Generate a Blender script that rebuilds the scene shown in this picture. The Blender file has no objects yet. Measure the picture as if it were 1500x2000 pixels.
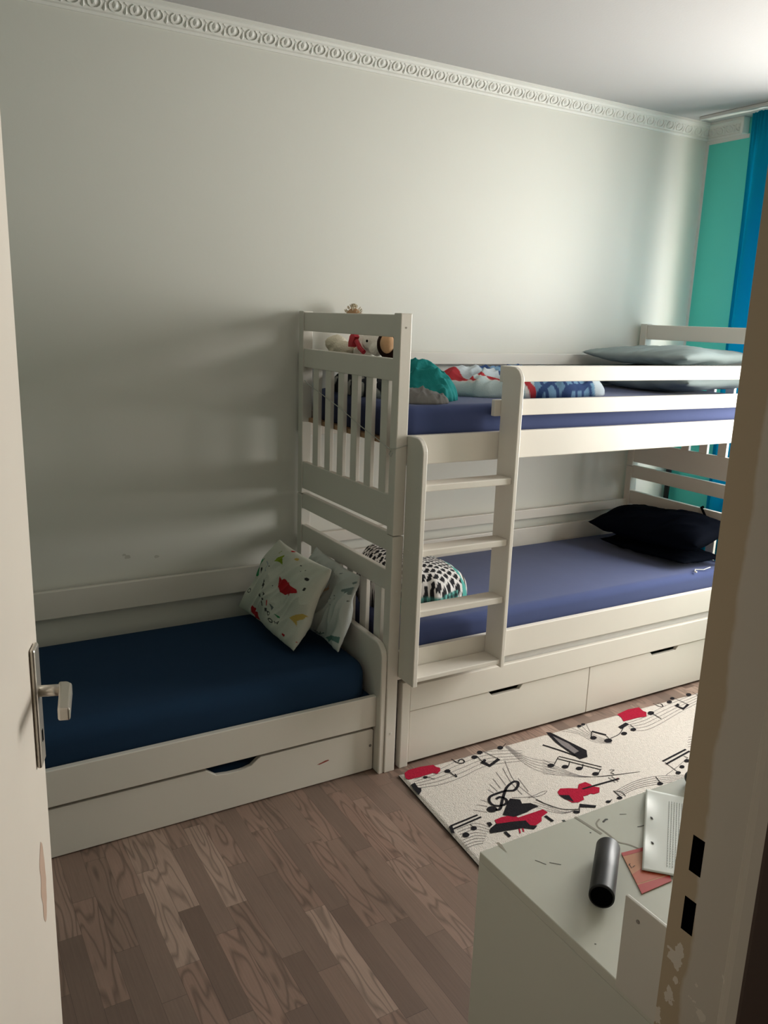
import bpy, bmesh, math, random
import numpy as np
from mathutils import Vector, Matrix, noise
random.seed(7)
scn = bpy.context.scene
col = scn.collection

# ---------------------------------------------------------------- camera
cam_d = bpy.data.cameras.new('camera'); cam = bpy.data.objects.new('camera', cam_d); col.objects.link(cam)
scn.camera = cam
CAM = Vector((-1.4467, -3.2034, 1.6725)); YAW, PITCH, ROLL = math.radians(-30.684), math.radians(-13.323), math.radians(1.9974)
_f = Vector((math.sin(-YAW)*math.cos(PITCH), math.cos(-YAW)*math.cos(PITCH), math.sin(PITCH)))
_r = Vector((math.cos(-YAW), -math.sin(-YAW), 0)); _u = _r.cross(_f)
_R = math.cos(ROLL)*_r + math.sin(ROLL)*_u; _U = -math.sin(ROLL)*_r + math.cos(ROLL)*_u
m = Matrix((( _R.x, _U.x, -_f.x), (_R.y, _U.y, -_f.y), (_R.z, _U.z, -_f.z))).to_4x4(); m.translation = CAM
cam.matrix_world = m
cam_d.sensor_fit = 'VERTICAL'; cam_d.sensor_height = 36.0; cam_d.lens = 1594.86/2000*36.0
cam_d.clip_start = 0.02

# ---------------------------------------------------------------- light, world, exposure
scn.view_settings.view_transform = 'Standard'; scn.view_settings.look = 'None'
scn.view_settings.gamma = 1.0; scn.view_settings.use_curve_mapping = False
scn.view_settings.exposure = 0.14
w = bpy.data.worlds.new('sky'); scn.world = w; w.use_nodes = True
bg = w.node_tree.nodes['Background']; bg.inputs[0].default_value = (0.75, 0.86, 1.0, 1); bg.inputs[1].default_value = 1.0

def area(name, loc, rot, sx, sy, energy, color):
    l = bpy.data.lights.new(name, 'AREA'); l.shape = 'RECTANGLE'; l.size = sx; l.size_y = sy
    l.energy = energy; l.color = color
    o = bpy.data.objects.new(name, l); col.objects.link(o); o.location = loc; o.rotation_euler = rot
    return o
# daylight falling in through the window of the right hand wall (outside the pane)
area('window_daylight', (2.515, -1.265, 1.56), (0, math.radians(90), 0), 1.48, 1.44, 132, (1.0, 0.965, 0.915))

# ---------------------------------------------------------------- materials
def mat(name, color, rough=0.5, metal=0.0, bump=0.0, bscale=60.0, vary=0.0, vscale=4.0, spec=0.5, sheen=0.0, trans=None):
    m = bpy.data.materials.new(name); m.use_nodes = True
    nt = m.node_tree; b = nt.nodes['Principled BSDF']
    b.inputs['Base Color'].default_value = (*color, 1); b.inputs['Roughness'].default_value = rough
    b.inputs['Metallic'].default_value = metal; b.inputs['Specular IOR Level'].default_value = spec
    if sheen: b.inputs['Sheen Weight'].default_value = sheen
    tc = nt.nodes.new('ShaderNodeTexCoord')
    if vary:
        n = nt.nodes.new('ShaderNodeTexNoise'); n.inputs['Scale'].default_value = vscale; n.inputs['Detail'].default_value = 4
        nt.links.new(tc.outputs['Object'], n.inputs['Vector'])
        r = nt.nodes.new('ShaderNodeMixRGB'); r.inputs[1].default_value = (*[c*(1-vary) for c in color], 1)
        r.inputs[2].default_value = (*[min(1, c*(1+vary)) for c in color], 1)
        nt.links.new(n.outputs['Fac'], r.inputs[0]); nt.links.new(r.outputs[0], b.inputs['Base Color'])
    if bump:
        n2 = nt.nodes.new('ShaderNodeTexNoise'); n2.inputs['Scale'].default_value = bscale; n2.inputs['Detail'].default_value = 3
        nt.links.new(tc.outputs['Object'], n2.inputs['Vector'])
        bp = nt.nodes.new('ShaderNodeBump'); bp.inputs['Strength'].default_value = bump; bp.inputs['Distance'].default_value = 0.004
        nt.links.new(n2.outputs['Fac'], bp.inputs['Height']); nt.links.new(bp.outputs[0], b.inputs['Normal'])
    return m

def attr_mat(name, rough=0.85, bump=0.3, bscale=250):
    m = mat(name, (0.8, 0.8, 0.8), rough, bump=bump, bscale=bscale, spec=0.2)
    nt = m.node_tree; a = nt.nodes.new('ShaderNodeAttribute'); a.attribute_name = 'Col'
    nt.links.new(a.outputs['Color'], nt.nodes['Principled BSDF'].inputs['Base Color'])
    return m

M = {}
M['wall'] = mat('white_wallpaper', (0.72, 0.71, 0.65), 0.5, bump=0.07, bscale=45, vary=0.02, vscale=3)
SMUDGE = mat('grey_smudge', (0.53, 0.52, 0.46), 0.6)
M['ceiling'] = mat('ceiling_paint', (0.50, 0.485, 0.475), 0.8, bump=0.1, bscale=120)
M['teal'] = mat('teal_wall_paint', (0.10, 0.66, 0.55), 0.6, bump=0.05, bscale=90, vary=0.04)
M['wall_bounce_warm'] = mat('unseen_wall_bounce_warm_grey', (0.40, 0.37, 0.31), 0.7, bump=0.05, bscale=45)  # unseen door wall; tone invented for a warmer, dimmer bounce
M['wall_bounce_green'] = mat('unseen_wall_bounce_sage', (0.22, 0.33, 0.27), 0.7, bump=0.05, bscale=45)  # unseen left wall; green invented to tint and dim the bounced light
M['plaster'] = mat('white_plaster_moulding', (0.76, 0.75, 0.70), 0.6)
M['paint'] = mat('white_painted_wood', (0.74, 0.695, 0.625), 0.38, bump=0.05, bscale=40, vary=0.03, vscale=5)
M['paint2'] = mat('cream_painted_board', (0.60, 0.57, 0.51), 0.4, bump=0.05, bscale=40, vary=0.03, vscale=5)
M['door'] = mat('cream_door_paint', (0.76, 0.685, 0.595), 0.45, bump=0.12, bscale=14, vary=0.04, vscale=6)
M['black'] = mat('matt_black', (0.002, 0.002, 0.002), 0.8, spec=0.0)
M['metal'] = mat('brushed_nickel', (0.60, 0.56, 0.50), 0.32, metal=0.85)
M['screw'] = mat('screw_steel', (0.25, 0.23, 0.21), 0.4, metal=0.8)
M['sheet'] = mat('blue_jersey_sheet', (0.055, 0.075, 0.185), 0.9, bump=0.35, bscale=9, vary=0.06, vscale=8, spec=0.15, sheen=0.15)
M['sheet_dark'] = mat('petrol_blue_jersey_sheet', (0.013, 0.036, 0.078), 0.9, bump=0.3, bscale=9, vary=0.05, vscale=8, spec=0.15)
M['sheet_white'] = mat('white_mattress_cover', (0.74, 0.72, 0.70), 0.9, bump=0.8, bscale=25)
M['plank'] = mat('raw_pine_board', (0.42, 0.24, 0.13), 0.7, vary=0.15, vscale=12)
M['string'] = mat('grey_string', (0.50, 0.50, 0.46), 0.8)
M['rail'] = mat('aluminium_curtain_rail', (0.62, 0.62, 0.60), 0.45)
M['brown'] = mat('dark_brown_seal', (0.045, 0.022, 0.014), 0.7)
M['crayon'] = mat('red_crayon_mark', (0.30, 0.07, 0.05), 0.8)
M['scuff'] = mat('scuff_mark', (0.30, 0.28, 0.23), 0.8)
M['scuff2'] = mat('dark_pen_mark', (0.06, 0.06, 0.055), 0.8)
M['desk'] = mat('pale_laminate_desktop', (0.56, 0.56, 0.485), 0.32, vary=0.05, vscale=12)
M['desk_side'] = mat('pale_laminate_side', (0.56, 0.56, 0.49), 0.45)
M['fabric'] = attr_mat('printed_cotton')
M['tube'] = mat('black_brushed_tube', (0.012, 0.012, 0.013), 0.42, spec=0.35)
M['navy'] = mat('black_navy_pillowcase', (0.0018, 0.0028, 0.006), 0.9, bump=0.25, bscale=14, spec=0.03)
M['greygreen'] = mat('grey_green_pillowcase', (0.28, 0.335, 0.335), 0.8, bump=0.3, bscale=12, spec=0.2, vary=0.06)

def translucent(name, color, fac):
    m = bpy.data.materials.new(name); m.use_nodes = True; nt = m.node_tree
    out = nt.nodes['Material Output']; nt.nodes.remove(nt.nodes['Principled BSDF'])
    d = nt.nodes.new('ShaderNodeBsdfDiffuse'); t = nt.nodes.new('ShaderNodeBsdfTranslucent'); mx = nt.nodes.new('ShaderNodeMixShader')
    d.inputs[0].default_value = (*color, 1); t.inputs[0].default_value = (*color, 1); mx.inputs[0].default_value = fac
    nt.links.new(d.outputs[0], mx.inputs[1]); nt.links.new(t.outputs[0], mx.inputs[2]); nt.links.new(mx.outputs[0], out.inputs[0])
    return m
M['curtain'] = translucent('turquoise_curtain_cloth', (0.008, 0.42, 0.58), 0.62)
def glass():
    m = bpy.data.materials.new('window_glass'); m.use_nodes = True; nt = m.node_tree
    out = nt.nodes['Material Output']; nt.nodes.remove(nt.nodes['Principled BSDF'])
    t = nt.nodes.new('ShaderNodeBsdfTransparent'); g = nt.nodes.new('ShaderNodeBsdfGlossy'); g.inputs[1].default_value = 0.02
    mx = nt.nodes.new('ShaderNodeMixShader'); mx.inputs[0].default_value = 0.06
    nt.links.new(t.outputs[0], mx.inputs[1]); nt.links.new(g.outputs[0], mx.inputs[2]); nt.links.new(mx.outputs[0], out.inputs[0])
    return m
M['glass'] = glass()

class NT:
    def __init__(s, name):
        s.m = bpy.data.materials.new(name); s.m.use_nodes = True; s.nt = s.m.node_tree; s.b = s.nt.nodes['Principled BSDF']
    def n(s, t, **k):
        x = s.nt.nodes.new(t)
        for a, b in k.items(): setattr(x, a, b)
        return x
    def l(s, a, b): s.nt.links.new(a, b)
    def math(s, op, a, b=None):
        x = s.n('ShaderNodeMath', operation=op)
        for i, v in enumerate((a, b)):
            if v is None: continue
            if isinstance(v, (int, float)): x.inputs[i].default_value = v
            else: s.l(v, x.inputs[i])
        return x.outputs[0]

def floor_mat():
    s = NT('laminate_planks'); tc = s.n('ShaderNodeTexCoord'); sp = s.n('ShaderNodeSeparateXYZ'); s.l(tc.outputs['Object'], sp.inputs[0])
    x, y = sp.outputs[0], sp.outputs[1]
    sx = s.math('DIVIDE', x, 0.064); ix = s.math('FLOOR', sx); fx = s.math('FRACT', sx)
    wn = s.n('ShaderNodeTexWhiteNoise', noise_dimensions='1D'); s.l(ix, wn.inputs['W'])
    sy = s.math('ADD', s.math('DIVIDE', y, 0.42), s.math('MULTIPLY', wn.outputs['Value'], 7.0)); iy = s.math('FLOOR', sy); fy = s.math('FRACT', sy)
    cb = s.n('ShaderNodeCombineXYZ'); s.l(ix, cb.inputs[0]); s.l(iy, cb.inputs[1])
    w2 = s.n('ShaderNodeTexWhiteNoise', noise_dimensions='2D'); s.l(cb.outputs[0], w2.inputs['Vector'])
    cr = s.n('ShaderNodeValToRGB'); e = cr.color_ramp.elements
    e[0].position = 0; e[0].color = (0.125, 0.082, 0.064, 1); e[1].position = 1; e[1].color = (0.335, 0.235, 0.185, 1)
    for p, c in ((0.25, (0.165, 0.112, 0.088, 1)), (0.5, (0.185, 0.122, 0.094, 1)), (0.7, (0.220, 0.140, 0.108, 1)), (0.88, (0.250, 0.172, 0.135, 1))):
        q = e.new(p); q.color = c
    s.l(w2.outputs['Value'], cr.inputs[0])
    # flame grain: rings warped along the plank
    off = s.math('MULTIPLY', w2.outputs['Value'], 37.0)
    gx = s.math('ADD', x, off); cv = s.n('ShaderNodeCombineXYZ'); s.l(s.math('MULTIPLY', gx, 11.0), cv.inputs[0]); s.l(s.math('MULTIPLY', s.math('ADD', y, off), 1.6), cv.inputs[1])
    nz = s.n('ShaderNodeTexNoise'); nz.inputs['Scale'].default_value = 1.0; nz.inputs['Detail'].default_value = 2; s.l(cv.outputs[0], nz.inputs['Vector'])
    rings = s.math('FRACT', s.math('MULTIPLY', nz.outputs['Fac'], 13.0))
    line = s.math('GREATER_THAN', rings, 0.80)
    line = s.math('SUBTRACT', 1.0, s.math('MULTIPLY', s.math('POWER', s.math('ABSOLUTE', s.math('SUBTRACT', rings, 0.75)), 1.0), 4.0)); line = s.math('MAXIMUM', line, 0.0)
    big = s.n('ShaderNodeTexNoise'); big.inputs['Scale'].default_value = 3.0; s.l(tc.outputs['Object'], big.inputs['Vector'])
    fl = s.math('MULTIPLY', line, s.math('MULTIPLY', s.math('GREATER_THAN', w2.outputs['Value'], 0.5), 0.42))
    cv2 = s.n('ShaderNodeCombineXYZ'); s.l(s.math('MULTIPLY', gx, 220.0), cv2.inputs[0]); s.l(s.math('MULTIPLY', y, 7.0), cv2.inputs[1])
    fine = s.n('ShaderNodeTexNoise'); fine.inputs['Scale'].default_value = 1.0; fine.inputs['Detail'].default_value = 4; s.l(cv2.outputs[0], fine.inputs['Vector'])
    k = s.math('ADD', s.math('MULTIPLY', fine.outputs['Fac'], 0.5), 0.88)
    k = s.math('MULTIPLY', k, s.math('SUBTRACT', 1.0, fl))
    k = s.math('MULTIPLY', k, s.math('ADD', 0.78, s.math('MULTIPLY', big.outputs['Fac'], 0.44)))
    seam = s.math('MAXIMUM', s.math('LESS_THAN', fx, 0.018), s.math('LESS_THAN', fy, 0.0035))
    k = s.math('MULTIPLY', k, s.math('SUBTRACT', 1.0, s.math('MULTIPLY', seam, 0.45)))
    mx = s.n('ShaderNodeVectorMath', operation='SCALE'); s.l(cr.outputs[0], mx.inputs[0]); s.l(k, mx.inputs['Scale'])
    s.l(mx.outputs[0], s.b.inputs['Base Color']); s.b.inputs['Roughness'].default_value = 0.42
    return s.m
M['floor'] = floor_mat()

def jamb_mat():
    s = NT('chipped_cream_frame_paint'); tc = s.n('ShaderNodeTexCoord'); sp = s.n('ShaderNodeSeparateXYZ'); s.l(tc.outputs['Object'], sp.inputs[0])
    n = s.n('ShaderNodeTexNoise'); n.inputs['Scale'].default_value = 9.0; n.inputs['Detail'].default_value = 5; s.l(tc.outputs['Object'], n.inputs['Vector'])
    edge = s.math('ADD', sp.outputs[1], s.math('MULTIPLY', s.math('SUBTRACT', n.outputs['Fac'], 0.5), 0.03))
    wear = s.n('ShaderNodeMapRange'); wear.inputs[1].default_value = -2.668; wear.inputs[2].default_value = -2.663; s.l(edge, wear.inputs[0])
    n2 = s.n('ShaderNodeTexNoise'); n2.inputs['Scale'].default_value = 25.0; n2.inputs['Detail'].default_value = 4; s.l(tc.outputs['Object'], n2.inputs['Vector'])
    chip = s.math('GREATER_THAN', n2.outputs['Fac'], 0.62)
    low = s.math('LESS_THAN', sp.outputs[2], 0.93)
    chip = s.math('MULTIPLY', chip, low)
    a = s.n('ShaderNodeMixRGB'); a.inputs[1].default_value = (0.50, 0.45, 0.38, 1); a.inputs[2].default_value = (0.40, 0.31, 0.20, 1); s.l(wear.outputs[0], a.inputs[0])
    b = s.n('ShaderNodeMixRGB'); b.inputs[2].default_value = (0.62, 0.56, 0.48, 1); s.l(chip, b.inputs[0]); s.l(a.outputs[0], b.inputs[1])
    s.l(b.outputs[0], s.b.inputs['Base Color']); s.b.inputs['Roughness'].default_value = 0.45
    bp = s.n('ShaderNodeBump'); bp.inputs['Strength'].default_value = 0.3; bp.inputs['Distance'].default_value = 0.002; s.l(n2.outputs['Fac'], bp.inputs['Height']); s.l(bp.outputs[0], s.b.inputs['Normal'])
    return s.m
M['jamb'] = jamb_mat()

# ---------------------------------------------------------------- helpers
def obj(name, bm, material, parent=None, smooth=False, origin=None):
    me = bpy.data.meshes.new(name)
    o = bpy.data.objects.new(name, me)
    root = parent
    while root is not None and root.parent is not None: root = root.parent
    base = root.location.copy() if root is not None else Vector(origin or (0, 0, 0))
    if base.length: bmesh.ops.translate(bm, verts=bm.verts, vec=-base)
    bm.normal_update(); bm.to_mesh(me); bm.free()
    for mm in (material if isinstance(material, (list, tuple)) else [material]): me.materials.append(mm)
    if smooth:
        for p in me.polygons: p.use_smooth = True
    col.objects.link(o)
    if parent is not None: o.parent = parent
    else: o.location = base
    return o

def tag(o, label=None, cat=None, group=None, kind=None):
    if label: o['label'] = label
    if cat: o['category'] = cat
    if group: o['group'] = group
    if kind: o['kind'] = kind
    return o

def thing(name, label, cat, loc, group=None):
    o = bpy.data.objects.new(name, None); o.location = loc; o.empty_display_size = 0.1; col.objects.link(o)
    return tag(o, label, cat, group)

def struct(name, bm, material, parent=None, smooth=False):
    o = obj(name, bm, material, parent, smooth)
    if parent is None: o['kind'] = 'structure'
    return o

def box(bm, x0, x1, y0, y1, z0, z1, bev=0.0, seg=2, mi=0):
    x0, x1 = min(x0, x1), max(x0, x1); y0, y1 = min(y0, y1), max(y0, y1); z0, z1 = min(z0, z1), max(z0, z1)
    vs = [bm.verts.new((x, y, z)) for x in (x0, x1) for y in (y0, y1) for z in (z0, z1)]
    fs = [bm.faces.new([vs[i] for i in f]) for f in ((0, 1, 3, 2), (4, 6, 7, 5), (0, 4, 5, 1), (2, 3, 7, 6), (0, 2, 6, 4), (1, 5, 7, 3))]
    for f in fs: f.material_index = mi
    if bev:
        es = list({e for f in fs for e in f.edges})
        bmesh.ops.bevel(bm, geom=es, offset=bev, segments=seg, affect='EDGES', profile=0.5)
    return bm

def B(*a, **k):
    bm = bmesh.new(); box(bm, *a, **k); return bm

def prism(bm, pts, axis, a, b, bev=0.0, mi=0):
    """extrude polygon pts (2-D, in the two remaining axes in xyz order) between a and b along axis"""
    def P(p, t):
        return {0: (t, p[0], p[1]), 1: (p[0], t, p[1]), 2: (p[0], p[1], t)}[axis]
    v0 = [bm.verts.new(P(p, a)) for p in pts]; v1 = [bm.verts.new(P(p, b)) for p in pts]
    n = len(pts); fs = [bm.faces.new(v0[::-1]), bm.faces.new(v1)]
    for i in range(n): fs.append(bm.faces.new((v0[i], v0[(i+1) % n], v1[(i+1) % n], v1[i])))
    for f in fs: f.material_index = mi
    bmesh.ops.recalc_face_normals(bm, faces=fs)
    if bev:
        es = [e for e in fs[0].edges] + [e for e in fs[1].edges]
        bmesh.ops.bevel(bm, geom=es, offset=bev, segments=2, affect='EDGES', profile=0.5)
    return bm

def arc(cx, cy, r, a0, a1, n=8):
    return [(cx + r*math.cos(math.radians(a0+(a1-a0)*i/n)), cy + r*math.sin(math.radians(a0+(a1-a0)*i/n))) for i in range(n+1)]

def tube(bm, pts, r, n=8, mi=0, cap=True):
    pts = [Vector(p) for p in pts]; rings = []
    for i, p in enumerate(pts):
        d = (pts[min(i+1, len(pts)-1)] - pts[max(i-1, 0)]).normalized()
        a = d.cross(Vector((0, 0, 1)));
        if a.length < 1e-3: a = d.cross(Vector((1, 0, 0)))
        a.normalize(); b = d.cross(a); rr = r[i] if isinstance(r, (list, tuple)) else r
        rings.append([bm.verts.new(p + rr*(math.cos(t)*a + math.sin(t)*b)) for t in [2*math.pi*k/n for k in range(n)]])
    for i in range(len(rings)-1):
        for k in range(n):
            f = bm.faces.new((rings[i][k], rings[i][(k+1) % n], rings[i+1][(k+1) % n], rings[i+1][k])); f.material_index = mi
    if cap:
        bm.faces.new(rings[0][::-1]).material_index = mi; bm.faces.new(rings[-1]).material_index = mi
    return bm

def ellipsoid(bm, c, r, rot=None, sub=3):
    mtx = Matrix.Translation(c) @ (rot.to_4x4() if rot else Matrix.Identity(4)) @ Matrix.Diagonal((*r, 1))
    return bmesh.ops.create_icosphere(bm, subdivisions=sub, radius=1, matrix=mtx)

def nz(p, s=1.0): return noise.noise(Vector(p)*s)

# colour helpers on uv arrays
def pip(U, V, poly):
    inside = np.zeros(U.shape, bool); n = len(poly)
    for i in range(n):
        x0, y0 = poly[i]; x1, y1 = poly[(i+1) % n]
        c = ((y0 > V) != (y1 > V)) & (U < (x1-x0)*(V-y0)/((y1-y0) if y1 != y0 else 1e-9)+x0)
        inside ^= c
    return inside
def seg_d(U, V, pts):
    d = np.full(U.shape, 1e9)
    for (x0, y0), (x1, y1) in zip(pts[:-1], pts[1:]):
        L2 = (x1-x0)**2+(y1-y0)**2+1e-12; t = np.clip(((U-x0)*(x1-x0)+(V-y0)*(y1-y0))/L2, 0, 1)
        d = np.minimum(d, np.hypot(U-x0-t*(x1-x0), V-y0-t*(y1-y0)))
    return d

def set_colors(o, C):
    a = o.data.color_attributes.new('Col', 'FLOAT_COLOR', 'POINT')
    a.data.foreach_set('color', np.concatenate([C, np.ones((len(C), 1))], 1).astype(np.float32).ravel())

def pillow_bm(c4, thick, n=60, seed=1, wr=0.006, pinch=0.05, sag=0.0, pw=2.6):
    """soft cushion between four corners TL TR BR BL; returns bmesh, uv arrays (front then back)"""
    TL, TR, BR, BL = [Vector(c) for c in c4]
    N = ((TR-TL).cross(BL-TL)).normalized()
    bm = bmesh.new(); g = {}; UV = []
    for side in (1, -1):
        for j in range(n+1):
            for i in range(n+1):
                edge = i in (0, n) or j in (0, n)
                if side == -1 and edge: g[(-1, i, j)] = g[(1, i, j)]; continue
                u, v = i/n, j/n
                uu = u + pinch*(0.5-u)*2*(1-(2*v-1)**2)*0.5*(abs(2*u-1)**2)
                vv = v + pinch*(0.5-v)*2*(1-(2*u-1)**2)*0.5*(abs(2*v-1)**2)
                p = TL*(1-uu)*(1-vv)+TR*uu*(1-vv)+BR*uu*vv+BL*(1-uu)*vv
                prof = ((1-abs(2*u-1)**pw)*(1-abs(2*v-1)**pw))**0.55
                w_ = nz((u*2.1+seed, v*1.6, side), 1.6)*wr*1.8 + (0.5-abs(nz((u*8.5+v*3+seed, v*2.0-u, side*3), 1.1)))*wr*2.2
                edgew = 0.25+0.75*min(1, prof*1.5)
                p = p + N*(side*(thick*0.5*prof + w_*edgew*(1 if prof > 0 else 0))) + N*nz((u*2, v*2, seed*5.0))*wr*2
                p.z -= sag*prof*0
                g[(side, i, j)] = bm.verts.new(p); UV.append((u, v, side))
    for side in (1, -1):
        for j in range(n):
            for i in range(n):
                q = [g[(side, i, j)], g[(side, i+1, j)], g[(side, i+1, j+1)], g[(side, i, j+1)]]
                bm.faces.new(q if side == 1 else q[::-1])
    return bm, np.array(UV)

def heap_bm(cx, cy, z, rx, ry, rot, h, n=90, seed=1, fold=0.5, fdir=0.0, fscale=9.0, pk=4, flat=0.35, crease=0.0, slope=0.0):
    """crumpled cloth lying in a heap: closed mesh, flat underneath"""
    bm = bmesh.new(); g = {}; L = []
    cr, sr = math.cos(rot), math.sin(rot); cf, sf = math.cos(fdir), math.sin(fdir)
    for top in (1, 0):
        for j in range(n+1):
            for i in range(n+1):
                edge = i in (0, n) or j in (0, n)
                if not top and edge: g[(0, i, j)] = g[(1, i, j)]; continue
                a, b = 2*i/n-1, 2*j/n-1
                x = a*math.sqrt(1-b*b/2); y = b*math.sqrt(1-a*a/2); r = min(1, math.hypot(x, y)); th = math.atan2(y, x)
                k = 1+0.16*nz((math.cos(th)*1.5, math.sin(th)*1.5, seed), 1.3)+0.06*nz((math.cos(th)*4, math.sin(th)*4, seed), 1.3)
                lx, ly = x*k*rx, y*k*ry
                X = cx+lx*cr-ly*sr; Y = cy+lx*sr+ly*cr
                zz = z
                if top:
                    fa, fb = lx*cf+ly*sf, -lx*sf+ly*cf
                    w1 = nz((fa*fscale*0.35+seed, fb*fscale, seed*2.0)); w2 = nz((fa*fscale*0.8, fb*fscale*2.1+4, seed*3.0))
                    rid = 1-2*abs(w1); rid2 = 1-2*abs(w2)
                    env = ((1-r**pk)**flat if r < 1 else 0)*(1-slope*lx/rx)
                    w3 = nz((fa*fscale*1.7, fb*fscale*3.3+9, seed*5.0)); cz = crease*env*((1-2.5*abs(w3))+0.6*(1-2.5*abs(w2)))
                    zz = z + max(0.0005 if r < 1 else 0, h*env*((1-fold)+fold*(0.75*rid+0.25*rid2))+cz)
                    X += 0.012*w2*env; Y += 0.012*w1*env
                g[(top, i, j)] = bm.verts.new((X, Y, zz)); L.append((lx/rx, ly/ry, X, Y, zz))
    for top in (1, 0):
        for j in range(n):
            for i in range(n):
                q = [g[(top, i, j)], g[(top, i+1, j)], g[(top, i+1, j+1)], g[(top, i, j+1)]]
                bm.faces.new(q if top else q[::-1])
    return bm, np.array(L)

def mattress_bm(x0, x1, y0, y1, z0, z1, r=0.04, rc=0.05, soft=0.0):
    """slab with rounded plan corners, rolled top edge and a faintly domed top"""
    bm = bmesh.new(); rc = max(rc, r+0.003); rings = []
    def loop(ins, z):
        out = []; k = rc-ins
        for cx, cy, a0 in ((x1-rc, y0+rc, -90), (x1-rc, y1-rc, 0), (x0+rc, y1-rc, 90), (x0+rc, y0+rc, 180)):
            out += [(p[0], p[1], z) for p in arc(cx, cy, k, a0, a0+90, 8)]
        return [bm.verts.new(p) for p in out]
    rings.append(loop(0.004, z0)); rings.append(loop(0, z0+0.006))
    for i in range(9):
        a = math.radians(90*i/8); rings.append(loop(r*(1-math.cos(a)), z1-r+r*math.sin(a)))
    for a, b in zip(rings[:-1], rings[1:]):
        n = len(a)
        for i in range(n): bm.faces.new((a[i], a[(i+1) % n], b[(i+1) % n], b[i]))
    bm.faces.new(rings[0][::-1]); bm.faces.new(rings[-1])
    return bm

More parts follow.
